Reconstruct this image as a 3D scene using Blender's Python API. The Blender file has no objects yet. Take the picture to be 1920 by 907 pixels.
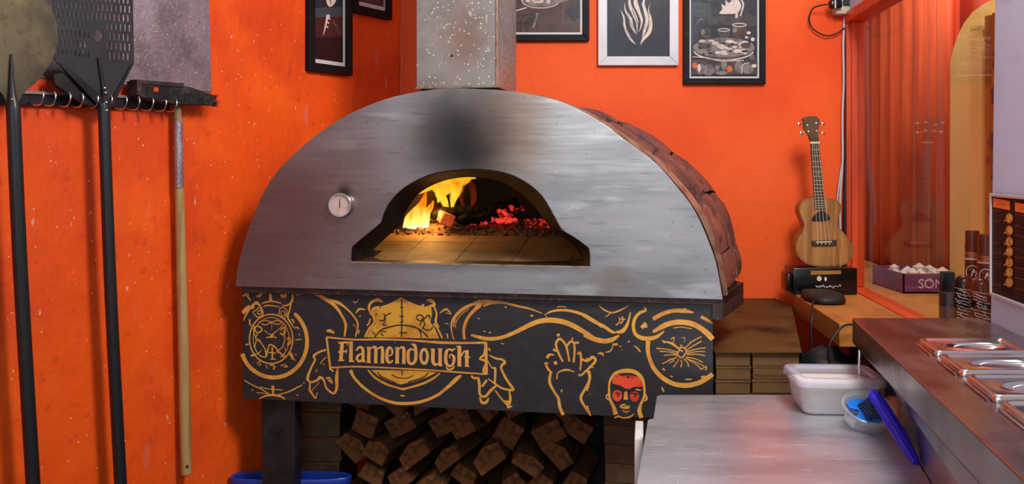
import bpy, bmesh, math, random
from mathutils import Vector, Matrix, noise

S = 1800.0          # focal length in pixels of the 1920 x 907 frame
HZ = 310.0          # horizon row
EYE = Vector((0, 0, 1.5))
C = bpy.context.scene.collection

# ---------------------------------------------------------------- camera, world, lights
sc = bpy.context.scene
cd = bpy.data.cameras.new('camera'); cam = bpy.data.objects.new('camera', cd); C.objects.link(cam)
cd.sensor_width = 36; cd.lens = 36 * S / 1920; cd.shift_y = -(453.5 - HZ) / 1920
cam.location = EYE; cam.rotation_euler = (math.pi / 2, 0, 0); cd.clip_start = 0.02
sc.camera = cam
sc.view_settings.view_transform = 'Standard'; sc.view_settings.look = 'None'
sc.view_settings.exposure = 0.0; sc.view_settings.gamma = 1.0; sc.view_settings.use_curve_mapping = False
w = bpy.data.worlds.new('world'); sc.world = w; w.use_nodes = True
w.node_tree.nodes['Background'].inputs[0].default_value = (0.92, 0.94, 1.0, 1)
w.node_tree.nodes['Background'].inputs[1].default_value = 0.42


def area(name, loc, target, size, power, col, size_y=None):
    l = bpy.data.lights.new(name, 'AREA'); l.energy = power; l.color = col
    l.shape = 'RECTANGLE'; l.size = size; l.size_y = size_y or size
    o = bpy.data.objects.new(name, l); C.objects.link(o); o.location = loc
    o.rotation_euler = (Vector(target) - Vector(loc)).to_track_quat('-Z', 'Y').to_euler()
    return o


area('ceiling_lamp', (0.85, 1.25, 2.85), (0.15, 3.3, 1.3), 0.6, 62, (1.0, 0.97, 0.93))
area('shop_front_daylight', (-0.5, -1.6, 2.1), (0.2, 3.0, 1.1), 2.2, 22, (0.88, 0.93, 1.0), 1.5)
area('window_gap_fill', (1.40, 3.35, 2.75), (1.42, 3.4, 1.0), 0.22, 22, (1.0, 0.93, 0.8), 1.0)  # added fill light, no visible source, brightens the space behind the glass


# ---------------------------------------------------------------- helpers
def P(u, v, Y):
    return Vector(((u - 960) / S * Y, Y, 1.5 - (v - HZ) / S * Y))


class Plane:
    def __init__(s, o, U, N):
        s.o = Vector((o[0], o[1], 0)); s.U = Vector((U[0], U[1], 0)).normalized(); s.N = Vector((N[0], N[1], 0)).normalized()

    def hit(s, u, v, off=0.0):
        d = Vector(((u - 960) / S, 1, -(v - HZ) / S)); p0 = s.o + s.N * off
        t = (p0 - Vector((0, 0, 0))).dot(s.N) / Vector((d.x, d.y, 0)).dot(s.N)
        return EYE + d * t

    def a(s, u, off=0.0):
        return (s.hit(u, HZ, off) - s.o).dot(s.U)

    def at(s, a, z, off=0.0):
        p = s.o + s.U * a + s.N * off
        return Vector((p.x, p.y, z))


LW = Plane((-0.42, 3.6), (0.578, 1), (1, -0.578))
BW = Plane((0, 3.6), (1, 0), (0, -1))
RW = Plane((1.28, 3.6), (-0.104, -1), (-1, 0.104))
WW = Plane((1.144, 2.294), (-0.15, -1), (-1, 0.15))
OV = Plane((0.5489, 2.52), (5.53, -1), (-1, -5.53))


def tag(o, label=None, cat=None, group=None, kind=None):
    if label: o['label'] = label
    if cat: o['category'] = cat
    if group: o['group'] = group
    if kind: o['kind'] = kind
    return o


def thing(name, label, cat, loc=(0, 0, 0), group=None):
    o = bpy.data.objects.new(name, None); C.objects.link(o); o.location = loc; o.empty_display_size = 0.05
    return tag(o, label, cat, group)


class MB:
    def __init__(s): s.b = bmesh.new()

    def face(s, pts):
        vs = [s.b.verts.new(p) for p in pts]
        return s.b.faces.new(vs)

    def prism(s, A, B):
        """closed solid between two polygons with the same number of points"""
        n = len(A); va = [s.b.verts.new(p) for p in A]; vb = [s.b.verts.new(p) for p in B]
        s.b.faces.new(va); s.b.faces.new(vb[::-1])
        for i in range(n):
            j = (i + 1) % n; s.b.faces.new((va[j], va[i], vb[i], vb[j]))
        return s

    def box(s, c, d, rot=None, bev=0.0, M=None):
        m = Matrix.Translation(Vector(c))
        if rot is not None: m = m @ (rot.to_4x4() if isinstance(rot, Matrix) else Matrix.Rotation(rot, 4, 'Z'))
        if M is not None: m = M @ m
        r = bmesh.ops.create_cube(s.b, size=1.0, matrix=m @ Matrix.Diagonal((d[0], d[1], d[2], 1)))
        if bev:
            es = {e for v in r['verts'] for e in v.link_edges}
            bmesh.ops.bevel(s.b, geom=list(es), offset=bev, segments=2, affect='EDGES', profile=0.5)
        return s

    def plank(s, pl, u0, u1, z0, z1, o0, o1, bev=0):
        """box in a wall plane: along-wall range, height range, offset range"""
        A = [pl.at(a, z, o1) for a, z in ((u0, z0), (u1, z0), (u1, z1), (u0, z1))]
        B = [pl.at(a, z, o0) for a, z in ((u0, z0), (u1, z0), (u1, z1), (u0, z1))]
        n0 = len(s.b.verts); s.prism(A, B)
        if bev:
            s.b.verts.ensure_lookup_table(); vs = s.b.verts[n0:]
            es = {e for v in vs for e in v.link_edges}
            bmesh.ops.bevel(s.b, geom=list(es), offset=bev, segments=2, affect='EDGES', profile=0.5)
        return s

    def loft(s, rings, closed=True, caps=(True, True)):
        R = [[s.b.verts.new(p) for p in r] for r in rings]; n = len(R[0])
        for k in range(len(R) - 1):
            for i in range(n if closed else n - 1):
                j = (i + 1) % n
                try: s.b.faces.new((R[k][i], R[k][j], R[k + 1][j], R[k + 1][i]))
                except ValueError: pass
        if closed and caps[0]: s.b.faces.new(R[0][::-1])
        if closed and caps[1]: s.b.faces.new(R[-1])
        return s

    def tube(s, pts, r, n=8, flat=1.0, caps=True, side=None):
        pts = [Vector(p) for p in pts]; m = len(pts)
        rs = r if isinstance(r, (list, tuple)) else [r] * m
        rings = []; up = None
        for i, p in enumerate(pts):
            t = (pts[min(i + 1, m - 1)] - pts[max(i - 1, 0)]).normalized()
            if up is None:
                up = side.copy() if side is not None else Vector((0, 1, 0))
                if abs(up.dot(t)) > 0.9: up = Vector((1, 0, 0))
            up = (up - t * up.dot(t)).normalized(); q = t.cross(up)
            rings.append([p + (up * math.cos(2 * math.pi * k / n) * flat + q * math.sin(2 * math.pi * k / n)) * rs[i] for k in range(n)])
        return s.loft(rings, True, (caps, caps))

    def lathe(s, prof, n=24, M=None, caps=True):
        M = M or Matrix.Identity(4)
        rings = [[M @ Vector((r * math.cos(2 * math.pi * k / n), r * math.sin(2 * math.pi * k / n), z)) for k in range(n)] for r, z in prof]
        return s.loft(rings, True, (caps, caps))

    def ribbon(s, pts, wd, closed=False):
        """flat painted stroke through world points; wd in metres, nrm set by s.nrm"""
        m = len(pts); ws = wd if isinstance(wd, (list, tuple)) else [wd] * m
        L = []; Rr = []
        for i in range(m):
            if closed: a, b = pts[i - 1], pts[(i + 1) % m]
            else: a, b = pts[max(i - 1, 0)], pts[min(i + 1, m - 1)]
            t = (b - a)
            if t.length < 1e-9: t = Vector((0, 0, 1))
            t.normalize(); q = t.cross(s.nrm).normalized()
            k = 1.0
            if 0 < i < m - 1 or closed:
                t1 = (pts[i] - pts[i - 1]).normalized(); c = max(0.45, abs(t1.dot(t))); k = 1 / c
            L.append(s.b.verts.new(pts[i] + q * ws[i] * k / 2)); Rr.append(s.b.verts.new(pts[i] - q * ws[i] * k / 2))
        for i in range(m if closed else m - 1):
            j = (i + 1) % m; s.b.faces.new((L[i], L[j], Rr[j], Rr[i]))
        return s

    def build(s, name, mat, parent=None, loc=None, smooth=False, fix=True, bev=0, solid=0):
        if fix: bmesh.ops.recalc_face_normals(s.b, faces=s.b.faces)
        org = Vector(loc) if loc is not None else (world_loc(parent) if parent is not None else Vector((0, 0, 0)))
        bmesh.ops.translate(s.b, verts=s.b.verts, vec=-org)
        me = bpy.data.meshes.new(name); s.b.to_mesh(me); s.b.free(); me.materials.append(mat)
        if smooth:
            me.polygons.foreach_set('use_smooth', [True] * len(me.polygons))
            me.set_sharp_from_angle(angle=math.radians(smooth if smooth > 1 else 40))
        o = bpy.data.objects.new(name, me); C.objects.link(o)
        if parent is not None:
            o.parent = parent; o.location = (0, 0, 0) if loc is None else Vector(loc) - world_loc(parent)
        else: o.location = org
        if bev:
            md = o.modifiers.new('bevel', 'BEVEL'); md.width = bev; md.segments = 2; md.limit_method = 'ANGLE'
        return o


def world_loc(o):
    l = o.location.copy(); p = o.parent
    while p is not None: l += p.location; p = p.parent
    return l


def copy_tree(o, parent=None):
    c = o.copy(); C.objects.link(c)
    if parent is not None: c.parent = parent
    for ch in list(o.children): copy_tree(ch, c)
    return c


def smooth_pts(pts, n=4, closed=False):
    out = []; m = len(pts)
    rng = range(m if closed else m - 1)
    for i in rng:
        p0 = pts[i - 1] if (closed or i > 0) else pts[i]; p1 = pts[i]
        p2 = pts[(i + 1) % m]; p3 = pts[(i + 2) % m] if (closed or i + 2 < m) else p2
        for k in range(n):
            t = k / n
            out.append(tuple(0.5 * ((2 * b) + (-a + c) * t + (2 * a - 5 * b + 4 * c - d) * t * t + (-a + 3 * b - 3 * c + d) * t ** 3)
                             for a, b, c, d in zip(p0, p1, p2, p3)))
    if not closed: out.append(tuple(pts[-1]))
    return out


def ell(cx, cy, rx, ry, n=24, a0=0, a1=360):
    full = abs(a1 - a0) >= 360
    return [(cx + rx * math.cos(math.radians(a0 + (a1 - a0) * i / (n if full else n - 1))),
             cy + ry * math.sin(math.radians(a0 + (a1 - a0) * i / (n if full else n - 1)))) for i in range(n)]


def polar(pts, c, angs):
    out = []
    for a in angs:
        dx, dy = math.cos(a), math.sin(a); best = None
        for i in range(len(pts)):
            x1, y1 = pts[i]; x2, y2 = pts[(i + 1) % len(pts)]
            ex, ey = x2 - x1, y2 - y1; den = dx * ey - dy * ex
            if abs(den) < 1e-12: continue
            t = ((x1 - c[0]) * ey - (y1 - c[1]) * ex) / den
            q = ((x1 - c[0]) * dy - (y1 - c[1]) * dx) / den
            if t > 0 and -1e-6 <= q <= 1 + 1e-6 and (best is None or t > best): best = t
        out.append((c[0] + dx * best, c[1] + dy * best))
    return out


# ---------------------------------------------------------------- materials
def mat(name, col, rough=0.5, metal=0.0, mixes=(), bump=None, rvar=None, spec=None, emit=None, alpha=None, trans=None, coord='Object', coat=0, aniso=0):
    """mixes: ('noise', colour, scale(or 3), lo, hi, strength[, detail]) / ('blob', colour, centre, radii, soft, strength, warp)
       / ('dots', colour, scale, radius, strength) / ('wave', colour, scale3, lo, hi, strength)"""
    m = bpy.data.materials.new(name); m.use_nodes = True; nt = m.node_tree; N = nt.nodes; L = nt.links
    b = N['Principled BSDF']; tc = N.new('ShaderNodeTexCoord')
    b.inputs['Roughness'].default_value = rough; b.inputs['Metallic'].default_value = metal
    if spec is not None: b.inputs['Specular IOR Level'].default_value = spec
    if coat: b.inputs['Coat Weight'].default_value = coat; b.inputs['Coat Roughness'].default_value = 0.15
    cur = N.new('ShaderNodeRGB'); cur.outputs[0].default_value = (*col, 1); cur = cur.outputs[0]
    crd = tc.outputs[coord]

    def mapped(sc3):
        mp = N.new('ShaderNodeMapping'); L.new(crd, mp.inputs[0])
        mp.inputs['Scale'].default_value = sc3 if isinstance(sc3, (tuple, list)) else (sc3,) * 3
        return mp.outputs[0]

    def ramp(src, lo, hi, strength):
        r = N.new('ShaderNodeMapRange'); r.interpolation_type = 'SMOOTHSTEP'; L.new(src, r.inputs[0])
        r.inputs[1].default_value = lo; r.inputs[2].default_value = hi; r.inputs[3].default_value = 0; r.inputs[4].default_value = strength
        return r.outputs[0]
    for mx in mixes:
        k = mx[0]
        if k == 'noise':
            n = N.new('ShaderNodeTexNoise'); L.new(mapped(mx[2]), n.inputs['Vector']); n.inputs['Scale'].default_value = 1
            n.inputs['Detail'].default_value = mx[6] if len(mx) > 6 else 5
            f = ramp(n.outputs[0], mx[3], mx[4], mx[5])
        elif k == 'dots':
            n = N.new('ShaderNodeTexVoronoi'); L.new(mapped(mx[2]), n.inputs['Vector']); n.inputs['Scale'].default_value = 1
            f = ramp(n.outputs['Distance'], mx[3], mx[3] * 0.5, mx[4])
        elif k == 'cells':
            n = N.new('ShaderNodeTexVoronoi'); L.new(mapped(mx[2]), n.inputs['Vector']); n.inputs['Scale'].default_value = 1
            sp = N.new('ShaderNodeSeparateColor'); L.new(n.outputs['Color'], sp.inputs[0])
            f = ramp(sp.outputs[0], mx[3], mx[4], mx[5])
        elif k == 'wave':
            n = N.new('ShaderNodeTexWave'); L.new(mapped(mx[2]), n.inputs['Vector']); n.inputs['Scale'].default_value = 1
            n.inputs['Distortion'].default_value = 2.5; n.inputs['Detail'].default_value = 3
            f = ramp(n.outputs['Fac'], mx[3], mx[4], mx[5])
        elif k == 'blob':
            mp = N.new('ShaderNodeVectorMath'); mp.operation = 'SUBTRACT'; mp.inputs[1].default_value = mx[2]
            if mx[6]:
                nz = N.new('ShaderNodeTexNoise'); L.new(mapped(mx[7] if len(mx) > 7 else 5.0), nz.inputs['Vector']); nz.inputs['Scale'].default_value = 1
                ad = N.new('ShaderNodeVectorMath'); ad.operation = 'MULTIPLY_ADD'; L.new(nz.outputs['Color'], ad.inputs[0])
                ad.inputs[1].default_value = (mx[6],) * 3
                sb = N.new('ShaderNodeVectorMath'); sb.operation = 'SUBTRACT'; L.new(crd, sb.inputs[0]); sb.inputs[1].default_value = (mx[6] / 2,) * 3
                L.new(sb.outputs[0], ad.inputs[2]); L.new(ad.outputs[0], mp.inputs[0])
            else: L.new(crd, mp.inputs[0])
            dv = N.new('ShaderNodeVectorMath'); dv.operation = 'DIVIDE'; L.new(mp.outputs[0], dv.inputs[0]); dv.inputs[1].default_value = mx[3]
            ln = N.new('ShaderNodeVectorMath'); ln.operation = 'LENGTH'; L.new(dv.outputs[0], ln.inputs[0])
            f = ramp(ln.outputs['Value'], 1.0, 1.0 - mx[4], mx[5])
        mn = N.new('ShaderNodeMix'); mn.data_type = 'RGBA'; L.new(f, mn.inputs[0]); L.new(cur, mn.inputs[6])
        mn.inputs[7].default_value = (*mx[1], 1); cur = mn.outputs[2]
    L.new(cur, b.inputs['Base Color'])
    if bump:
        bumps = bump if isinstance(bump, list) else [bump]; prev = None
        for (scl, st, dist) in bumps:
            n = N.new('ShaderNodeTexNoise'); L.new(mapped(scl), n.inputs['Vector']); n.inputs['Scale'].default_value = 1; n.inputs['Detail'].default_value = 6
            bp = N.new('ShaderNodeBump'); bp.inputs['Strength'].default_value = st; bp.inputs['Distance'].default_value = dist
            L.new(n.outputs[0], bp.inputs['Height'])
            if prev: L.new(prev, bp.inputs['Normal'])
            prev = bp.outputs[0]
        L.new(prev, b.inputs['Normal'])
    if rvar:
        n = N.new('ShaderNodeTexNoise'); L.new(mapped(rvar[0]), n.inputs['Vector']); n.inputs['Scale'].default_value = 1; n.inputs['Detail'].default_value = 6
        r = N.new('ShaderNodeMapRange'); L.new(n.outputs[0], r.inputs[0]); r.inputs[1].default_value = 0.3; r.inputs[2].default_value = 0.7
        r.inputs[3].default_value = rvar[1]; r.inputs[4].default_value = rvar[2]; L.new(r.outputs[0], b.inputs['Roughness'])
    if aniso: b.inputs['Anisotropic'].default_value = aniso
    if emit: b.inputs['Emission Color'].default_value = (*emit[0], 1); b.inputs['Emission Strength'].default_value = emit[1]
    if alpha is not None: b.inputs['Alpha'].default_value = alpha
    if trans is not None: b.inputs['Transmission Weight'].default_value = trans
    return m


def sr(r, g, b):
    f = lambda x: ((x / 255 + 0.055) / 1.055) ** 2.4 if x > 10 else x / 255 / 12.92
    return (f(r), f(g), f(b))


ORG = sr(238, 84, 30)
M = {}
M['wall'] = mat('orange_wall_paint', sr(244, 94, 34), 0.62, spec=0.25, mixes=[
    ('noise', sr(226, 70, 22), 1.6, 0.4, 0.65, 0.7), ('noise', sr(246, 100, 56), 2.7, 0.5, 0.75, 0.5),
    ('noise', sr(214, 66, 30), 55, 0.56, 0.72, 0.35)], bump=[(60, 0.25, 0.002), (9, 0.35, 0.01)])
M['wall_left'] = mat('worn_orange_paint', sr(238, 84, 18), 0.5, spec=0.3, mixes=[
    ('noise', sr(208, 62, 24), 2.3, 0.42, 0.66, 0.75), ('noise', sr(248, 98, 22), 3.9, 0.52, 0.74, 0.7),
    ('noise', sr(190, 60, 30), 26, 0.6, 0.72, 0.5), ('noise', sr(205, 120, 95), (22, 22, 5), 0.66, 0.74, 0.5),
    ('dots', sr(240, 200, 180), 34, 0.09, 0.8), ('noise', sr(225, 160, 140), (60, 60, 24), 0.70, 0.73, 0.9)],
    bump=[(70, 0.3, 0.002), (14, 0.5, 0.012), ((26, 26, 6), 0.45, 0.006)])
M['grey_wall'] = mat('pale_grey_wall', sr(200, 222, 252), 0.6, mixes=[('noise', sr(188, 206, 232), 4, 0.45, 0.7, 0.5),
    ('noise', sr(150, 140, 130), (3, 3, 9), 0.6, 0.75, 0.4)], bump=(60, 0.15, 0.002))
M['floor'] = mat('dark_floor', (0.03, 0.028, 0.026), 0.5, mixes=[('noise', (0.06, 0.05, 0.045), 6, 0.4, 0.7, 0.6)])
M['galv'] = mat('galvanised_steel', sr(164, 160, 156), 0.42, 0.6, mixes=[
    ('cells', sr(118, 114, 112), (38, 38, 30), 0.2, 0.9, 0.2), ('noise', sr(136, 128, 120), 5, 0.42, 0.62, 0.6),
    ('blob', sr(150, 104, 78), (-0.10, 0.0, 0.16), (0.10, 0.3, 0.16), 1.0, 0.65, 0.10, 9.0), ('noise', sr(176, 140, 76), 7, 0.58, 0.7, 0.4),
    ('dots', sr(240, 238, 230), 70, 0.24, 0.9), ('noise', sr(220, 218, 210), (90, 90, 40), 0.66, 0.70, 0.7)],
    bump=(90, 0.12, 0.001), rvar=(24, 0.3, 0.5))
M['galv_sheet'] = mat('oily_galvanised_sheet', sr(168, 150, 158), 0.36, 0.6, mixes=[
    ('noise', sr(110, 92, 96), 7, 0.4, 0.65, 0.6), ('cells', sr(160, 146, 152), (60, 60, 60), 0.3, 0.95, 0.5),
    ('dots', sr(240, 225, 215), 80, 0.2, 0.7)], bump=[(110, 0.5, 0.003), (260, 0.3, 0.001)], rvar=(40, 0.22, 0.45))
M['black_steel'] = mat('dark_steel', sr(40, 38, 40), 0.42, 0.55, mixes=[('noise', sr(62, 58, 54), 9, 0.45, 0.7, 0.6), ('noise', sr(24, 22, 22), 30, 0.5, 0.7, 0.5)], bump=(80, 0.15, 0.001))
M['black_peel'] = mat('charcoal_anodised', sr(58, 58, 62), 0.5, 0.6, mixes=[('noise', sr(36, 34, 36), 11, 0.45, 0.7, 0.7), ('noise', sr(92, 84, 72), 6, 0.6, 0.75, 0.4)], bump=(70, 0.2, 0.001))
M['bronze_peel'] = mat('tarnished_peel_metal', sr(112, 100, 74), 0.45, 0.6, mixes=[('noise', sr(72, 66, 54), 9, 0.42, 0.65, 0.8), ('noise', sr(140, 122, 84), 14, 0.55, 0.72, 0.5), ('noise', sr(60, 54, 48), 60, 0.5, 0.7, 0.4)], bump=(80, 0.2, 0.001))
M['black_handle'] = mat('black_rubberised_handle', sr(26, 27, 30), 0.38, 0.0, mixes=[('noise', sr(52, 48, 44), 16, 0.6, 0.75, 0.5)], bump=(120, 0.15, 0.001))
M['chrome'] = mat('bright_wire', (0.75, 0.75, 0.77), 0.2, 1.0)
M['brass'] = mat('brass', sr(212, 170, 84), 0.35, 0.85)
M['wood_handle'] = mat('worn_broom_wood', sr(176, 138, 84), 0.55, mixes=[('noise', sr(120, 88, 50), (40, 40, 3), 0.45, 0.7, 0.7), ('noise', sr(205, 170, 112), (20, 20, 4), 0.5, 0.7, 0.6),
    ('dots', sr(40, 26, 18), 45, 0.10, 0.8), ('blob', sr(96, 84, 74), (0, 0, 1.35), (0.3, 0.3, 0.5), 0.5, 0.8, 0)], bump=((60, 60, 6), 0.25, 0.002))
M['soot'] = mat('sooty_brush_block', sr(28, 25, 24), 0.6, mixes=[('noise', sr(66, 58, 50), 30, 0.5, 0.7, 0.6)], bump=(60, 0.5, 0.004))
M['bristle'] = mat('black_bristle', sr(20, 19, 20), 0.45)
M['frame_black'] = mat('black_frame_wood', sr(18, 17, 20), 0.55, spec=0.15, mixes=[('noise', sr(40, 38, 44), (8, 8, 40), 0.5, 0.7, 0.5)])
M['frame_white'] = mat('white_frame_wood', sr(206, 204, 210), 0.35, mixes=[('noise', sr(185, 180, 188), 12, 0.45, 0.7, 0.5)])
M['mount'] = mat('white_mount', sr(205, 200, 200), 0.5)
def flat(name, c, rough=0.5, **k): k.setdefault('spec', 0.2); M[name] = mat(name, sr(*c), max(rough, 0.4), **k); return M[name]
flat('print_dark', (44, 42, 50), 0.3, mixes=[('noise', sr(66, 66, 80), 7, 0.4, 0.7, 0.8), ('noise', sr(28, 24, 26), 20, 0.5, 0.7, 0.6)])
flat('print_navy', (36, 42, 60), 0.25, mixes=[('noise', sr(22, 24, 32), 6, 0.4, 0.65, 0.9)])
flat('print_maroon', (72, 34, 32), 0.3, mixes=[('noise', sr(52, 24, 26), 9, 0.4, 0.7, 0.8)])
flat('print_maroon_dark', (42, 20, 24), 0.3)
flat('print_slate', (60, 68, 76), 0.3)
flat('print_blush', (214, 196, 186), 0.4, mixes=[('noise', sr(170, 150, 146), 40, 0.45, 0.7, 0.6)])
flat('print_grey', (128, 118, 116), 0.4, mixes=[('noise', sr(84, 78, 78), 36, 0.45, 0.65, 0.8)])
flat('print_grey_dark', (74, 68, 68), 0.4, mixes=[('noise', sr(48, 44, 46), 36, 0.45, 0.65, 0.8)])
flat('print_line', (30, 27, 28), 0.4)
flat('print_orange', (206, 98, 50), 0.4)
flat('print_brown', (84, 62, 58), 0.4, mixes=[('noise', sr(58, 44, 44), 20, 0.45, 0.65, 0.8)])
M['picture_glass'] = None
def thin_glass(name, tint=(1, 1, 1), refl=1.0, base=0.0):
    m = bpy.data.materials.new(name); m.use_nodes = True; nt = m.node_tree; N = nt.nodes; L = nt.links; N.remove(N['Principled BSDF'])
    t = N.new('ShaderNodeBsdfTransparent'); t.inputs[0].default_value = (*tint, 1)
    g = N.new('ShaderNodeBsdfGlossy'); g.inputs['Roughness'].default_value = 0.02
    f = N.new('ShaderNodeFresnel'); ge = N.new('ShaderNodeNewGeometry'); io = N.new('ShaderNodeMapRange'); L.new(ge.outputs['Backfacing'], io.inputs[0])
    io.inputs[3].default_value = 1.5; io.inputs[4].default_value = 1 / 1.5; L.new(io.outputs[0], f.inputs[0])
    a = N.new('ShaderNodeMath'); a.operation = 'MULTIPLY_ADD'; L.new(f.outputs[0], a.inputs[0]); a.inputs[1].default_value = refl; a.inputs[2].default_value = base; a.use_clamp = True
    x = N.new('ShaderNodeMixShader'); L.new(a.outputs[0], x.inputs[0]); L.new(t.outputs[0], x.inputs[1]); L.new(g.outputs[0], x.inputs[2])
    L.new(x.outputs[0], N['Material Output'].inputs[0]); return m
M['window_glass'] = thin_glass('window_glass', (0.97, 0.97, 0.96), 0.38)
M['brown_steel'] = mat('rusty_angle_iron', sr(72, 54, 50), 0.5, 0.5, mixes=[('noise', sr(48, 38, 36), 20, 0.45, 0.65, 0.8), ('noise', sr(120, 92, 84), 60, 0.6, 0.7, 0.6)], bump=(90, 0.3, 0.002))
M['stone'] = mat('red_brown_cladding', sr(118, 62, 52), 0.6, mixes=[('noise', sr(72, 44, 38), (14, 14, 5), 0.42, 0.62, 0.85), ('noise', sr(150, 92, 66), 22, 0.55, 0.72, 0.6),
    ('noise', sr(172, 136, 112), 60, 0.64, 0.72, 0.6), ('noise', sr(46, 32, 30), (50, 12, 20), 0.56, 0.66, 0.8)], bump=[(40, 0.6, 0.006), (12, 0.5, 0.012)])
M['joint'] = mat('dark_mortar', sr(50, 34, 30), 0.8, bump=(50, 0.5, 0.004))
M['edge_steel'] = mat('steel_edge_flashing', sr(176, 150, 128), 0.4, 0.7, mixes=[('noise', sr(118, 84, 66), 24, 0.45, 0.65, 0.7)])
M['panel'] = mat('black_painted_board', sr(38, 35, 38), 0.42, mixes=[('noise', sr(50, 46, 49), 30, 0.45, 0.7, 0.6), ('dots', sr(190, 180, 175), 22, 0.035, 0.8)], bump=(90, 0.12, 0.001))
M['gold'] = mat('gold_paint', sr(220, 158, 58), 0.5, mixes=[('noise', sr(196, 118, 46), 13, 0.42, 0.66, 0.65), ('noise', sr(230, 176, 84), 60, 0.5, 0.7, 0.6)])
M['gold_fill'] = mat('gold_leaf_fill', sr(214, 156, 44), 0.5, mixes=[('noise', sr(180, 112, 32), 26, 0.45, 0.68, 0.7)])
M['letter'] = mat('letter_gold', sr(226, 166, 84), 0.5, mixes=[('noise', sr(206, 142, 72), 30, 0.45, 0.7, 0.6)])
M['red_paint'] = mat('red_orange_paint', sr(232, 78, 36), 0.5, mixes=[('noise', sr(200, 44, 24), 50, 0.5, 0.62, 0.8), ('noise', sr(240, 120, 60), 30, 0.55, 0.7, 0.6)])
M['ink'] = mat('black_outline_paint', sr(30, 24, 20), 0.5)
M['mouth'] = mat('sooty_mouth_steel', sr(34, 23, 21), 0.6, 0.0, spec=0.15, mixes=[('noise', sr(20, 14, 13), 14, 0.42, 0.65, 0.85)], bump=(50, 0.4, 0.004))
M['chamber'] = mat('fire_blackened_vault', sr(28, 19, 15), 0.9, mixes=[('noise', sr(13, 10, 9), 9, 0.42, 0.62, 0.8)], bump=[(14, 0.6, 0.02), (60, 0.4, 0.005)])
M['hearth'] = mat('hearth_tile', sr(122, 92, 50), 0.75, mixes=[('noise', sr(74, 54, 34), 8, 0.45, 0.68, 0.8), ('noise', sr(60, 48, 40), 34, 0.6, 0.7, 0.6)], bump=(50, 0.4, 0.004))
M['char'] = mat('charred_log', sr(14, 10, 9), 0.85, spec=0.1, mixes=[('noise', sr(46, 22, 14), 30, 0.58, 0.70, 0.7)], bump=[(24, 0.9, 0.02), (90, 0.5, 0.004)])
M['ash'] = mat('ash_and_chips', sr(120, 82, 52), 0.9, mixes=[('noise', sr(50, 32, 24), 40, 0.42, 0.6, 0.9), ('noise', sr(190, 130, 76), 70, 0.58, 0.7, 0.7)], bump=(60, 0.6, 0.01))
M['ember_wood'] = mat('half_burnt_chunk', sr(196, 120, 84), 0.8, mixes=[('noise', sr(90, 46, 26), 50, 0.45, 0.62, 0.85)], bump=(60, 0.6, 0.006), emit=(sr(255, 90, 30), 0.35))


def ember(name, c1, c2, strength, scale=60):
    m = bpy.data.materials.new(name); m.use_nodes = True; nt = m.node_tree; N = nt.nodes; L = nt.links; b = N['Principled BSDF']
    tc = N.new('ShaderNodeTexCoord'); n = N.new('ShaderNodeTexNoise'); L.new(tc.outputs['Object'], n.inputs['Vector']); n.inputs['Scale'].default_value = scale
    r = N.new('ShaderNodeValToRGB'); L.new(n.outputs[0], r.inputs[0]); r.color_ramp.elements[0].position = 0.42; r.color_ramp.elements[1].position = 0.64
    r.color_ramp.elements[0].color = (*c1, 1); r.color_ramp.elements[1].color = (*c2, 1)
    b.inputs['Base Color'].default_value = (0.03, 0.015, 0.01, 1); L.new(r.outputs[0], b.inputs['Emission Color']); b.inputs['Emission Strength'].default_value = strength
    b.inputs['Roughness'].default_value = 0.8; return m
M['ember'] = ember('glowing_ember', sr(120, 10, 12), sr(255, 60, 50), 1.3)
M['ember_dim'] = ember('dim_ember', sr(30, 4, 3), sr(210, 40, 24), 1.0, 45)


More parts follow.
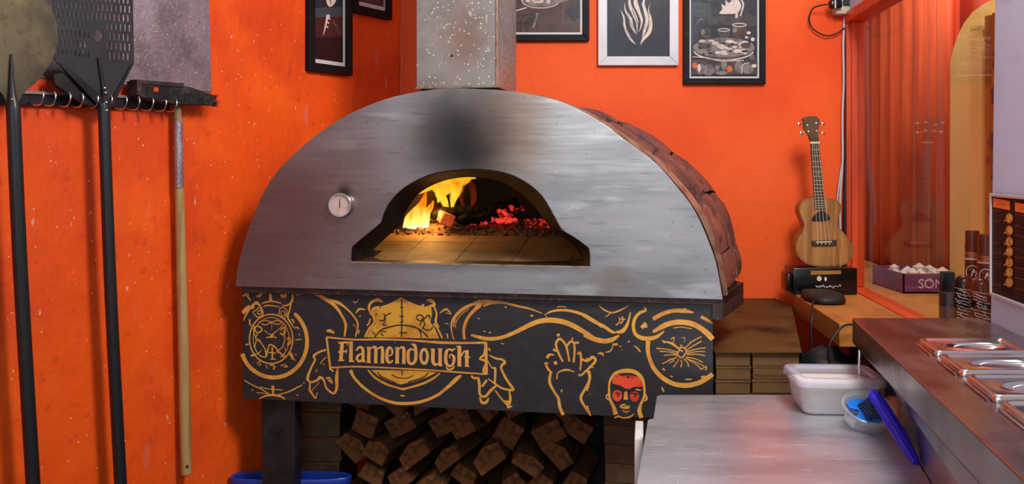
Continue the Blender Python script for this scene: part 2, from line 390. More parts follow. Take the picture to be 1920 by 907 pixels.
def flame(name, stops, strength, z0, z1, dens=1.0):
    m = bpy.data.materials.new(name); m.use_nodes = True; nt = m.node_tree; N = nt.nodes; L = nt.links; N.remove(N['Principled BSDF'])
    tc = N.new('ShaderNodeTexCoord'); sx = N.new('ShaderNodeSeparateXYZ'); L.new(tc.outputs['Object'], sx.inputs[0])
    n = N.new('ShaderNodeTexNoise'); mp = N.new('ShaderNodeMapping'); L.new(tc.outputs['Object'], mp.inputs[0]); mp.inputs['Scale'].default_value = (42, 42, 13)
    mp.inputs['Rotation'].default_value = (0, 0.5, 0)
    L.new(mp.outputs[0], n.inputs['Vector']); n.inputs['Scale'].default_value = 1; n.inputs['Detail'].default_value = 3
    a = N.new('ShaderNodeMath'); a.operation = 'MULTIPLY_ADD'; L.new(n.outputs[0], a.inputs[0]); a.inputs[1].default_value = (z1 - z0) * 1.3; L.new(sx.outputs[2], a.inputs[2])
    r = N.new('ShaderNodeMapRange'); L.new(a.outputs[0], r.inputs[0]); r.inputs[1].default_value = z0 + (z1 - z0) * 0.5; r.inputs[2].default_value = z1 + (z1 - z0) * 0.75
    cr = N.new('ShaderNodeValToRGB'); L.new(r.outputs[0], cr.inputs[0])
    e = cr.color_ramp.elements
    e[0].position = stops[0][0]; e[0].color = (*stops[0][1], 1); e[1].position = stops[-1][0]; e[1].color = (*stops[-1][1], 1)
    for p, c in stops[1:-1]: q = e.new(p); q.color = (*c, 1)
    em = N.new('ShaderNodeEmission'); L.new(cr.outputs[0], em.inputs[0]); em.inputs[1].default_value = strength
    t = N.new('ShaderNodeBsdfTransparent'); lw = N.new('ShaderNodeLayerWeight'); lw.inputs[0].default_value = 0.5
    f = N.new('ShaderNodeMapRange'); L.new(lw.outputs['Facing'], f.inputs[0]); f.inputs[1].default_value = 0.92; f.inputs[2].default_value = 0.05; f.inputs[3].default_value = 0; f.inputs[4].default_value = 1
    g = N.new('ShaderNodeMapRange'); L.new(n.outputs[0], g.inputs[0]); g.inputs[1].default_value = 0.3; g.inputs[2].default_value = 0.6; g.inputs[3].default_value = 0.25 * dens; g.inputs[4].default_value = dens
    sq = N.new('ShaderNodeMath'); sq.operation = 'POWER'; L.new(f.outputs[0], sq.inputs[0]); sq.inputs[1].default_value = 1.7
    ml = N.new('ShaderNodeMath'); ml.operation = 'MULTIPLY'; ml.use_clamp = True; L.new(sq.outputs[0], ml.inputs[0]); L.new(g.outputs[0], ml.inputs[1])
    x = N.new('ShaderNodeMixShader'); L.new(ml.outputs[0], x.inputs[0]); L.new(t.outputs[0], x.inputs[1]); L.new(em.outputs[0], x.inputs[2])
    L.new(x.outputs[0], N['Material Output'].inputs[0]); return m


OL = OV.hit(892, 549)   # oven base point, on the face plane
OLv = Vector((OL.x, OL.y, 1.16))
def orel(u, v, off=0): return tuple(OV.hit(u, v, off) - OLv)
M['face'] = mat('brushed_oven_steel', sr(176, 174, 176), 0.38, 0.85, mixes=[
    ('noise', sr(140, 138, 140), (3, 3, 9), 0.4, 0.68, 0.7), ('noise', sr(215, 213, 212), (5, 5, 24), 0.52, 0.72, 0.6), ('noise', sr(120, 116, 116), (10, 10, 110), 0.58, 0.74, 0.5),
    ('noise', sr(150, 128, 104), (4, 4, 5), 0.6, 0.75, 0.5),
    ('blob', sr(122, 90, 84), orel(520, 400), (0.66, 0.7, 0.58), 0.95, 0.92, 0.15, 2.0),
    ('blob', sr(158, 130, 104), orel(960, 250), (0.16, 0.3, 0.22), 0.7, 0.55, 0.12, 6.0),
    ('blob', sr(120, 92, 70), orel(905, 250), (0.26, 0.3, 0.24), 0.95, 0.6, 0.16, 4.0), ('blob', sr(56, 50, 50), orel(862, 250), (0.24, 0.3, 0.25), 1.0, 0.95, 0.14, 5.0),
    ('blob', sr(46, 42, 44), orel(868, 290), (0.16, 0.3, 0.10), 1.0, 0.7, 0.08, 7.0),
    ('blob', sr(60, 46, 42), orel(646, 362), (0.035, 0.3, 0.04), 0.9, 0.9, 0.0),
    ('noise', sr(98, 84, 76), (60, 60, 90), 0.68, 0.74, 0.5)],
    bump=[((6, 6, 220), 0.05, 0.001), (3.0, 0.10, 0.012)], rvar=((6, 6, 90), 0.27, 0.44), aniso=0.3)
M['counter'] = mat('counter_stainless', sr(150, 142, 144), 0.3, 0.95, mixes=[('noise', sr(112, 104, 104), (3, 9, 5), 0.42, 0.68, 0.7), ('dots', sr(245, 245, 245), 36, 0.05, 0.8), ('noise', sr(230, 228, 230), (150, 14, 20), 0.7, 0.74, 0.5)],
    bump=[(3, 0.08, 0.01), ((200, 16, 16), 0.05, 0.001)], rvar=((14, 5, 8), 0.16, 0.34))
M['table_top'] = mat('scratched_table_stainless', sr(200, 202, 212), 0.36, 0.72, mixes=[('noise', sr(160, 160, 170), (3, 8, 5), 0.4, 0.68, 0.7), ('dots', sr(255, 255, 255), 40, 0.085, 1.0),
    ('noise', sr(240, 240, 246), (14, 150, 20), 0.63, 0.69, 0.8)], bump=[(3.5, 0.08, 0.01), ((14, 160, 16), 0.08, 0.001)], rvar=((5, 14, 8), 0.26, 0.42))
M['lid_steel'] = mat('polished_lid_steel', (0.72, 0.68, 0.67), 0.2, 1.0, rvar=(12, 0.12, 0.28))
M['cardboard'] = mat('brown_carton', sr(104, 72, 36), 0.8, mixes=[('noise', sr(70, 46, 22), 7, 0.42, 0.66, 0.7), ('noise', sr(130, 92, 50), 24, 0.55, 0.7, 0.5)], bump=(60, 0.2, 0.002))
M['stained_board'] = mat('stained_brown_board', sr(92, 62, 28), 0.65, spec=0.2, mixes=[('noise', sr(60, 39, 18), 6, 0.42, 0.64, 0.8), ('noise', sr(26, 17, 10), 4.2, 0.54, 0.68, 0.85), ('noise', sr(112, 74, 36), 14, 0.55, 0.7, 0.5)], bump=(40, 0.2, 0.002))
M['shelf_wood'] = mat('tan_shelf_board', sr(192, 124, 58), 0.45, mixes=[('noise', sr(150, 92, 42), (9, 4, 9), 0.42, 0.68, 0.7), ('noise', sr(110, 66, 32), 26, 0.6, 0.7, 0.5)], bump=(50, 0.15, 0.002))
M['firebrick'] = mat('dusty_firebrick', sr(96, 70, 44), 0.85, mixes=[('noise', sr(74, 54, 34), 16, 0.42, 0.66, 0.8)], bump=(50, 0.5, 0.004))
M['log_end'] = mat('split_firewood', sr(112, 74, 42), 0.85, spec=0.2, mixes=[('noise', sr(62, 42, 26), (30, 6, 30), 0.42, 0.66, 0.8), ('noise', sr(140, 98, 60), 20, 0.58, 0.72, 0.5)], bump=((60, 10, 60), 0.4, 0.004))
M['bark'] = mat('bark', sr(66, 46, 34), 0.9, bump=(40, 0.7, 0.008))
M['label_green'] = mat('green_stamp', sr(52, 66, 40), 0.6)
M['blue_plastic'] = mat('blue_plastic', sr(22, 52, 150), 0.35)
M['uke_wood'] = mat('koa_top', sr(178, 124, 66), 0.35, mixes=[('noise', sr(132, 84, 42), (34, 20, 2.2), 0.42, 0.66, 0.85), ('noise', sr(202, 148, 86), (60, 20, 4), 0.52, 0.72, 0.6)], coat=0.3)
M['uke_side'] = mat('koa_side', sr(120, 74, 40), 0.35, mixes=[('noise', sr(84, 50, 28), (8, 8, 3), 0.45, 0.7, 0.8)], coat=0.3)
M['uke_dark'] = mat('dark_rosewood', sr(56, 42, 34), 0.45, mixes=[('noise', sr(84, 64, 46), (60, 60, 10), 0.5, 0.7, 0.6)])
M['uke_head'] = mat('headstock_veneer', sr(96, 72, 38), 0.4, mixes=[('noise', sr(64, 46, 28), 30, 0.45, 0.66, 0.8)])
M['black_hole'] = mat('dark_sound_hole', (0.01, 0.008, 0.006), 0.8)
M['string'] = mat('nylon_string', sr(220, 205, 180), 0.3)
M['ivory'] = mat('ivory_nut', sr(224, 206, 176), 0.4)
M['gloss_black'] = mat('gloss_black_plastic', sr(14, 13, 15), 0.22, mixes=[('noise', sr(30, 26, 28), 14, 0.5, 0.7, 0.5)])
M['matt_black'] = mat('matt_black_fabric', sr(24, 23, 25), 0.6, bump=(60, 0.3, 0.003))
M['white_ink'] = mat('white_print', sr(214, 214, 214), 0.5)
M['wire_white'] = mat('white_cable_sheath', sr(196, 196, 204), 0.4)
M['wire_black'] = mat('black_cable_sheath', sr(22, 22, 24), 0.4)
M['socket'] = mat('beige_socket_plastic', sr(188, 184, 160), 0.45, mixes=[('noise', sr(140, 130, 104), 24, 0.5, 0.7, 0.6)])
M['stile'] = mat('orange_window_wood', sr(222, 80, 26), 0.4, mixes=[('noise', sr(180, 54, 22), (30, 30, 3), 0.45, 0.68, 0.7)], bump=((50, 50, 6), 0.2, 0.002))
M['curtain'] = mat('rust_orange_curtain', sr(206, 84, 34), 0.65, mixes=[('noise', sr(164, 58, 26), (20, 20, 1.2), 0.42, 0.66, 0.8), ('noise', sr(222, 112, 48), (44, 44, 2), 0.54, 0.72, 0.6)], bump=((60, 60, 4), 0.3, 0.004))
M['yellow'] = mat('mustard_panel_paint', sr(240, 212, 104), 0.5, mixes=[('noise', sr(206, 196, 84), 3, 0.42, 0.66, 0.7), ('noise', sr(222, 160, 74), 2.2, 0.54, 0.75, 0.5)])
M['yellow_post'] = mat('yellow_post_paint', sr(255, 222, 110), 0.45, mixes=[('noise', sr(206, 190, 60), 4, 0.45, 0.66, 0.6)])
M['floral'] = mat('floral_curtain_cloth', sr(186, 118, 44), 0.6, mixes=[('noise', sr(206, 140, 52), 9, 0.45, 0.7, 0.6)])
M['maroon'] = mat('maroon_flower', sr(110, 34, 24), 0.6)
M['purple'] = mat('purple_card', sr(120, 56, 104), 0.45, mixes=[('noise', sr(150, 84, 92), 14, 0.5, 0.7, 0.6)])
M['pink_ink'] = mat('pale_pink_print', sr(232, 190, 190), 0.5)
M['bottle_black'] = mat('dark_bottle', sr(20, 16, 17), 0.18, mixes=[('noise', sr(60, 30, 22), 9, 0.55, 0.7, 0.5)])
M['can_grey'] = mat('grey_patterned_label', sr(84, 88, 100), 0.4, mixes=[('wave', sr(24, 24, 28), (10, 10, 60), 0.4, 0.6, 0.9)])
M['copper_band'] = mat('copper_band', sr(180, 116, 84), 0.35, 0.5, mixes=[('noise', sr(90, 54, 44), 60, 0.45, 0.6, 0.8)])
M['menu_black'] = mat('menu_black', sr(24, 19, 20), 0.5, spec=0.15)
M['menu_frame'] = mat('menu_silver_frame', sr(196, 198, 206), 0.35, 0.2)
M['menu_orange'] = mat('menu_orange', sr(255, 128, 52), 0.5, spec=0.2)
M['menu_text'] = mat('menu_rust_text', sr(128, 66, 50), 0.6, spec=0.1)
M['food'] = mat('menu_food_round', sr(216, 168, 78), 0.4, mixes=[('noise', sr(150, 70, 36), 140, 0.48, 0.6, 0.9), ('noise', sr(236, 214, 150), 90, 0.58, 0.68, 0.8)])
M['food_rim'] = mat('menu_food_crust', sr(150, 92, 44), 0.4)
M['flour'] = mat('flour', sr(236, 224, 214), 0.9, mixes=[('noise', sr(222, 204, 190), 16, 0.45, 0.66, 0.6)])
def plastic(name, col, tr, rough=0.4):
    m = bpy.data.materials.new(name); m.use_nodes = True; nt = m.node_tree; N = nt.nodes; L = nt.links; b = N['Principled BSDF']
    b.inputs['Base Color'].default_value = (*col, 1); b.inputs['Roughness'].default_value = rough
    t = N.new('ShaderNodeBsdfTransparent'); t.inputs[0].default_value = (0.95, 0.96, 0.98, 1); x = N.new('ShaderNodeMixShader'); x.inputs[0].default_value = 1 - tr
    L.new(t.outputs[0], x.inputs[1]); L.new(b.outputs[0], x.inputs[2]); L.new(x.outputs[0], N['Material Output'].inputs[0]); return m
M['tub'] = plastic('translucent_tub_plastic', sr(200, 198, 202), 0.62, 0.3)
M['tub_lid'] = plastic('milky_lid_plastic', sr(206, 206, 220), 0.5, 0.22)
M['clear_panel'] = plastic('clear_lid_panel', sr(226, 224, 230), 0.78, 0.15)
M['cup'] = plastic('clear_pot_plastic', sr(205, 208, 212), 0.68, 0.2)
M['brush_blue'] = mat('royal_blue_plastic', sr(38, 34, 214), 0.28)
M['scraper_blue'] = mat('bright_blue_plastic', sr(10, 112, 214), 0.3)
M['brush_navy'] = mat('navy_bristles', sr(12, 36, 84), 0.5, bump=(90, 0.6, 0.004))
M['white_board'] = mat('white_plastic_board', sr(226, 222, 220), 0.4, mixes=[('noise', sr(190, 182, 176), 12, 0.5, 0.7, 0.6)])
M['dial'] = mat('dial_face', sr(206, 176, 168), 0.4, mixes=[('noise', sr(180, 146, 140), 60, 0.45, 0.66, 0.6)])
M['corner_line'] = mat('worn_corner_paint', sr(226, 120, 84), 0.6)


# ---------------------------------------------------------------- the room
o = MB().plank(BW, -0.42, 1.285, 0, 3.3, -0.1, 0.0).build('wall_back', M['wall']); tag(o, kind='structure')
o = MB().plank(LW, -4.2, 0.0, 0, 3.3, -0.1, 0.0).build('wall_left', M['wall_left']); tag(o, kind='structure')
o = MB().box((0.6, 1.6, -0.05), (7, 7.6, 0.1)).build('floor', M['floor']); tag(o, kind='structure')
# window wall: dado under the glass, light grey beam above, orange timber frame, pane
o = MB().plank(RW, 0.0, 1.32, 0, 1.02, -0.08, 0.0).build('wall_right', M['wall']); tag(o, kind='structure')
o = MB().plank(RW, 0.0, 1.32, 2.07, 3.3, -0.10, 0.03).build('trim_1', M['grey_wall']); tag(o, 'pale grey beam over the serving window', kind='structure')
win = bpy.data.objects.new('window_1', None); C.objects.link(win); win.location = RW.at(0.6, 1.05, 0); tag(win, kind='structure')
MB().plank(RW, 0.0, 0.045, 1.04, 2.03, -0.03, 0.035, 0.004).build('window_stile', M['stile'], win)
MB().plank(RW, 0.0, 1.32, 2.03, 2.069, -0.03, 0.04, 0.004).build('window_head', M['stile'], win)
MB().plank(RW, 0.046, 1.32, 1.021, 1.052, -0.03, 0.035, 0.003).build('window_sill_rail', M['stile'], win)
MB().plank(RW, 0.047, 0.062, 1.053, 2.029, -0.02, 0.02, 0.002).build('inner_bead', M['stile'], win)
MB().plank(RW, 0.062, 1.31, 1.053, 2.029, -0.003, 0.0).build('pane', M['window_glass'], win)
# pale grey wall at the right edge, its near face slightly raked
A = [WW.hit(1857, 603, 0), WW.at(0.9, WW.hit(1857, 603).z, 0), WW.at(0.9, 3.3, 0), WW.hit(1872, -400, 0)]
A0 = [Vector((A[0].x, A[0].y, 0.0)), A[0]]
A = [Vector((A[0].x, A[0].y, 0.0)), WW.at(0.95, 0.0), WW.at(0.95, 3.3), WW.hit(1872, -500), A[0]]
o = MB().prism(A, [p - WW.N * 0.09 for p in A]).build('wall_front', M['grey_wall'], bev=0.003); tag(o, kind='structure')
# worn paint ridge where the two orange walls meet
mb = MB()
pts = [Vector((-0.42 + 0.006 + 0.003 * math.sin(z * 7) + 0.0015 * math.sin(z * 31), 3.6 - 0.008, z)) for z in [i * 0.04 for i in range(25, 83)]]
mb.tube(pts, 0.0018, 5).build('trim_2', M['corner_line'])
tag(bpy.data.objects['trim_2'], kind='structure')

# ---------------------------------------------------------------- oven
oven = thing('pizza_oven', 'domed wood-fired oven with brushed steel front and brick clad sides', 'oven', OLv)
ARCH = [(442.3, 536.7), (444, 510), (452, 476), (461, 443), (474, 410), (496, 357), (527, 313), (571, 271), (620, 234), (677, 203), (739, 181), (809, 168),
        (855, 165.5), (900, 167), (960, 171), (1034, 185), (1084, 205), (1134, 234), (1173, 264), (1228, 304), (1267.5, 348), (1302, 393), (1327, 448), (1344, 497), (1355, 561)]
ARCHs = smooth_pts(ARCH, 3)
MOUTH = smooth_pts([(715, 418), (728, 385), (757, 354), (803, 330), (850, 321), (900, 319), (948, 326), (985, 343), (1015, 368), (1036, 402), (1052, 431)], 3)
MOUTH = [(659.5, 491), (661, 461)] + [(688, 440)] + MOUTH + [(1080, 447), (1105, 466), (1105, 500)]
INNER = smooth_pts([(752, 420), (762, 395), (785, 363), (820, 343), (860, 333), (900, 333), (945, 343), (982, 368), (1008, 395), (1032, 428)], 3)
INNER = [(697, 486), (697, 470), (722, 447)] + INNER + [(1060, 446), (1090, 473), (1090, 490)]
CEN = (880, 452)
angs = sorted([2 * math.pi * i / 150 for i in range(150)] + [math.atan2(y - CEN[1], x - CEN[0]) % (2 * math.pi) for x, y in
       (ARCH[0], ARCH[-1], MOUTH[0], MOUTH[1], MOUTH[2], MOUTH[3], MOUTH[-1], MOUTH[-2], MOUTH[-3], MOUTH[-4])])
ao = polar(ARCHs, CEN, angs); mi = polar(MOUTH, CEN, angs)
mb = MB()
T = 0.014
rings = [[OV.hit(x, y, -T) for x, y in mi], [OV.hit(x, y, 0) for x, y in mi], [OV.hit(x, y, 0) for x, y in ao], [OV.hit(x, y, 0) - OV.N * T for x, y in ao]]
mb.loft(rings, True, (False, False))
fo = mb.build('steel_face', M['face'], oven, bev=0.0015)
# mouth tunnel
angm = sorted([2 * math.pi * i / 120 for i in range(120)])
mi2 = polar(MOUTH, CEN, angm); ii = polar(INNER, CEN, angm)
lip = [(CEN[0] + (x - CEN[0]) * 1.0, y) for x, y in mi2]
mb = MB()
mb.loft([[OV.hit(x, y, 0.006) for x, y in polar([(CEN[0] + (px - CEN[0]) * 1.006, CEN[1] + (py - CEN[1]) * 1.02) for px, py in MOUTH], CEN, angm)],
         [OV.hit(x, y, 0.006) for x, y in mi2], [OV.hit(x, y, -0.11) for x, y in ii]], True, (False, False))
mb.build('mouth_tunnel', M['mouth'], oven, smooth=35)
# bright sill at the bottom of the mouth
zsill = OV.hit(900, 496).z
mb = MB(); a0, a1 = OV.a(660), OV.a(1105)
mb.prism([OV.hit(659, 489.5, 0.012), OV.hit(1106, 499, 0.012), OV.hit(1106, 502, 0.012), OV.hit(659, 492.5, 0.012)],
         [p for p in [OV.hit(659, 489.5, -0.09), OV.hit(1106, 499, -0.09), OV.hit(1106, 502, -0.09), OV.hit(659, 492.5, -0.09)]])
mb.build('mouth_sill', M['edge_steel'], oven)
# fire chamber: loft from the inner mouth opening outwards then closing as a dome
Tn = 41
def sect(d, w, h, cz, ac, bz=0.02):
    return [OV.at(ac + w * math.cos(math.pi - math.pi * i / (Tn - 1)), cz + h * math.sin(math.pi * i / (Tn - 1)) - (0.0), -d) for i in range(Tn)]
ac = OV.a(893, -0.35); zf = 1.215
inn = polar(INNER, (CEN[0], 483), [math.pi + math.pi * i / (Tn - 1) for i in range(Tn)])
rings = [[OV.hit(x, y, -0.108) for x, y in inn]]
for d, wq, h in ((0.118, 0.40, 0.26), (0.16, 0.45, 0.30), (0.25, 0.48, 0.335), (0.36, 0.48, 0.345), (0.48, 0.44, 0.32), (0.58, 0.35, 0.27), (0.64, 0.22, 0.2), (0.665, 0.02, 0.05)):
    rings.append(sect(d, wq, h, zf, ac))
MB().loft(rings, False).build('fire_chamber_vault', M['chamber'], oven, smooth=60)
# hearth of separate tiles, rising gently to the back
random.seed(4)
def hz(d): return 1.2265 + max(0, d - 0.09) * 0.16
for i in range(6):
    for j in range(5):
        d0 = 0.085 + j * 0.115; d1 = d0 + 0.1135; w0 = ac - 0.50 + i * 0.165; w1 = w0 + 0.1635
        k = 0.46 if d1 < 0.5 else (0.40 if d1 < 0.6 else 0.3)
        if d0 < 0.1: w0 = max(w0, OV.a(699, -0.11)); w1 = min(w1, OV.a(1093, -0.11))
        w0 = max(w0, ac - k); w1 = min(w1, ac + k)
        if w1 - w0 < 0.01: continue
        dz = random.uniform(-0.0007, 0.0007)
        top = [OV.at(w0, hz(d0) + dz, -d0), OV.at(w1, hz(d0) + dz, -d0), OV.at(w1, hz(d1) + dz, -d1), OV.at(w0, hz(d1) + dz, -d1)]
        MB().prism(top, [p - Vector((0, 0, 0.03)) for p in top]).build('hearth_tile', M['hearth'], oven, bev=0.0012)

# outer dome shell under the cladding
ts = [i / 48 for i in range(49)]
def resamp(pts, n):
    L = [0]
    for i in range(1, len(pts)): L.append(L[-1] + math.dist(pts[i], pts[i - 1]))
    out = []; k = 0
    for i in range(n):
        t = L[-1] * i / (n - 1)
        while k < len(L) - 2 and L[k + 1] < t: k += 1
        f = (t - L[k]) / max(1e-9, L[k + 1] - L[k]); out.append(tuple(a + (b - a) * f for a, b in zip(pts[k], pts[k + 1])))
    return out
NA = 49
base_arch = resamp([((OV.hit(x, y) - OV.o).dot(OV.U), OV.hit(x, y).z) for x, y in ARCHs], NA)
SIL = [(442, 537), (474, 410), (571, 271), (739, 184), (880, 172), (1000, 178), (1059, 191), (1129, 209), (1198, 243), (1258, 283), (1307, 327), (1339, 362), (1357, 388), (1374, 438), (1384, 487), (1386, 525)]
SD = 0.30
sil = resamp([((OV.hit(x, y, -SD) - OV.o).dot(OV.U), OV.hit(x, y, -SD).z) for x, y in smooth_pts(SIL, 3)], NA)
zb = base_arch[-1][1]
wl = base_arch[0][0]
def ring_at(d):
    f = min(1, d / SD); out = []
    for i in range(NA):
        a, z = base_arch[i]; b, y = sil[i]
        t = i / (NA - 1)
        g = math.sin(f * math.pi / 2)
        right = max(0.0, min(1.0, (t - 0.45) / 0.2))
        # left half keeps clear of the side wall, right half bulges out to the silhouette
        aL = a + d * 0.55 * (1 - t) ; zL = z - 0.03 * d / 0.3 * (math.sin(math.pi * t))
        aR = a + (b - a) * g; zR = z + (y - z) * g
        A_ = aL * (1 - right) + aR * right; Z_ = zL * (1 - right) + zR * right
        if d > SD:
            e = (d - SD) / (0.74 - SD); q = 1 - 0.30 * e * e
            ca = ac + 0.06; A_ = ca + (A_ - ca) * q + 0.10 * e * right; Z_ = zb + (Z_ - zb) * (1 - 0.28 * e * e)
        out.append((A_, max(Z_, 1.155)))
    return out
def shellpt(t, d, lift=0.0):
    r = ring_at(d); x = t * (NA - 1); i = min(int(x), NA - 2); f = x - i
    a = r[i][0] * (1 - f) + r[i + 1][0] * f; z = r[i][1] * (1 - f) + r[i + 1][1] * f
    p = OV.at(a, z, -d)
    if lift:
        c = OV.at(ac, 1.25, -d); p += (p - c).normalized() * lift
    return p
ds = [T, 0.05, 0.12, 0.2, 0.3, 0.42, 0.54, 0.64, 0.70, 0.74]
MB().loft([[shellpt(t, d, -0.012) for t in [i / 60 for i in range(61)]] for d in ds], False).build('dome_shell', M['joint'], oven, smooth=60)
# back closure
r = [shellpt(i / 60, 0.735, -0.012) for i in range(61)]
MB().face(r); mb = MB(); mb.face(r); mb.build('dome_back', M['joint'], oven)
# thin flashing strip between face and cladding
mb = MB(); mb.loft([[shellpt(i / 90, T, -0.002) for i in range(91)], [shellpt(i / 90, 0.045, 0.002) for i in range(91)], [shellpt(i / 90, 0.045, -0.01) for i in range(91)]], False)
mb.build('edge_flashing', M['edge_steel'], oven, smooth=40)
# cladding slabs, uneven
random.seed(11)
rows = [(0.048, 0.20), (0.204, 0.40), (0.404, 0.60), (0.604, 0.73)]
for ri, (d0, d1) in enumerate(rows):
    t = 0.004
    while t < 0.985:
        L_ = random.uniform(0.045, 0.085) if ri < 2 else random.uniform(0.06, 0.09)
        t1 = min(0.996, t + L_)
        if 0.996 - t1 < 0.03: t1 = 0.996
        h = random.uniform(-0.008, 0.003) if t > 0.72 else random.uniform(-0.009, -0.005); sk = random.uniform(-0.007, 0.007); sk2 = random.uniform(-0.007, 0.007)
        nU, nV = 4, 3; G = []; Gb = []
        for iu in range(nU + 1):
            ru = []; rb = []
            for iv in range(nV + 1):
                fu = iu / nU; fv = iv / nV
                tt = t + (t1 - t - 0.0035) * fu + (sk * (fv - 0.5)) * (1 - fu) + sk2 * (fv - 0.5) * fu
                dd = d0 + (d1 - d0 - 0.003) * fv
                tt = max(0.001, min(0.998, tt))
                bulge = 0.004 * math.sin(math.pi * fu) * math.sin(math.pi * fv)
                nz = 0.003 * noise.noise(Vector((tt * 40, dd * 30, ri)))
                edge = -0.004 if (iu in (0, nU) or iv in (0, nV)) else 0
                ru.append(shellpt(tt, dd, h + bulge + nz + edge)); rb.append(shellpt(tt, dd, -0.011))
            G.append(ru); Gb.append(rb)
        mb = MB(); B = mb.b
        va = [[B.verts.new(p) for p in r_] for r_ in G]
        for iu in range(nU):
            for iv in range(nV): B.faces.new((va[iu][iv], va[iu + 1][iv], va[iu + 1][iv + 1], va[iu][iv + 1]))
        loop = [(i, 0) for i in range(nU + 1)] + [(nU, j) for j in range(1, nV + 1)] + [(i, nV) for i in range(nU - 1, -1, -1)] + [(0, j) for j in range(nV - 1, 0, -1)]
        vb = {ij: B.verts.new(Gb[ij[0]][ij[1]]) for ij in loop}
        for k in range(len(loop)):
            p, q = loop[k], loop[(k + 1) % len(loop)]
            B.faces.new((va[p[0]][p[1]], va[q[0]][q[1]], vb[q], vb[p]))
        mb.build('cladding_slab', M['stone'], oven, smooth=50)
        t = t1

# thermometer
th_c = OV.hit(641, 384, 0.0)
RotO = Matrix((OV.U, Vector((0, 0, 1)).cross(OV.U) * -1, Vector((0, 0, 1)))).transposed()  # not orthonormal helper
ex = OV.U; ez = OV.N; ey = ez.cross(ex)
MO = Matrix(((ex.x, ey.x, ez.x, th_c.x), (ex.y, ey.y, ez.y, th_c.y), (ex.z, ey.z, ez.z, th_c.z), (0, 0, 0, 1)))
th = MB().lathe([(0.012, 0.0), (0.033, 0.001), (0.035, 0.004), (0.035, 0.016), (0.033, 0.019), (0.030, 0.019), (0.0295, 0.014)], 40, MO).build('thermometer', M['chrome'], oven, smooth=40)
tf = MB().lathe([(0.0, 0.0142), (0.0293, 0.0142), (0.0293, 0.0155), (0.0, 0.0155)], 40, MO, caps=False).build('dial', M['dial'], th, loc=None)
def tri_on(Mx, pts, h): return [Mx @ Vector((x, y, h)) for x, y in pts]
mb = MB(); mb.prism(tri_on(MO, [(-0.0012, -0.006), (0.0012, -0.006), (0.0006, 0.018), (-0.0006, 0.018)], 0.016), tri_on(MO, [(-0.0012, -0.006), (0.0012, -0.006), (0.0006, 0.018), (-0.0006, 0.018)], 0.0168))
mb.build('needle', M['ink'], th)
mb = MB(); mb.nrm = OV.N
for k in range(21):
    a = math.radians(220 - k * 13); x, y = math.cos(a), math.sin(a)
    mb.ribbon(tri_on(MO, [(x * 0.0225, y * 0.0225), (x * 0.026, y * 0.026)], 0.0159), 0.0007)
mb.build('dial_marks', M['ink'], th)

# iron tray under the dome, with the ledge that shows at the right
zt = OV.hit(892, 549).z
def foot(al, ar, d): return OV.at(al, 0, -d), OV.at(ar, 0, -d)
aL0, aR0 = base_arch[0][0], base_arch[-1][0]
plan = [OV.at(aL0 + 0.012, 0, -0.008), OV.at(aR0 + 0.0, 0, -0.008), OV.at(sil[-1][0] + 0.012, 0, -0.30), OV.at(ac + 0.62, 0, -0.72), OV.at(ac - 0.30, 0, -0.72), OV.at(aL0 + 0.26, 0, -0.45)]
ztr = 1.1585
mb = MB(); mb.prism([Vector((p.x, p.y, ztr)) for p in plan], [Vector((p.x, p.y, ztr - 0.026)) for p in plan])
tr = mb.build('base_tray', M['brown_steel'], oven, bev=0.002)
# front face drops to the line of the photo: deeper angle-iron cheek at the right end
mb = MB(); q = [plan[1], plan[2]]
nq = Vector((q[1].y - q[0].y, -(q[1].x - q[0].x), 0)).normalized()
def cheek(z1, z0, w_): 
    A = [Vector((p.x, p.y, z)) for p, z in ((q[0], z1), (q[1], z1), (q[1], z0), (q[0], z0))]
    return A, [p - nq * w_ for p in A]
mb.prism(*cheek(ztr + 0.001, 1.097, 0.004))
mb.prism([OV.hit(1336, 571, 0.0), OV.hit(1355, 570, 0.0), OV.hit(1355, 601, 0.0), OV.hit(1336, 598, 0.0)], [OV.hit(1336, 571, 0) - OV.N * 0.006, OV.hit(1355, 570, 0) - OV.N * 0.006, OV.hit(1355, 601, 0) - OV.N * 0.006, OV.hit(1336, 598, 0) - OV.N * 0.006])
mb.build('angle_iron_cheek', M['brown_steel'], oven)

# front board painted black with gold artwork
PB = -0.022
PAN = [(455, 542), (1337, 573), (1337, 791), (458, 747)]
zpt = 1.131
aL, aR = OV.a(455, PB), OV.a(1337, PB)
zpl = OV.hit(458, 747, PB).z
A = [OV.at(aL, zpl, PB), OV.at(aR, OV.hit(1337, 789, PB).z, PB), OV.at(aR, zpt, PB), OV.at(aL, zpt + 0.002, PB)]
panel = MB().prism(A, [p - OV.N * 0.018 for p in A]).build('front_board', M['panel'], oven, bev=0.001)

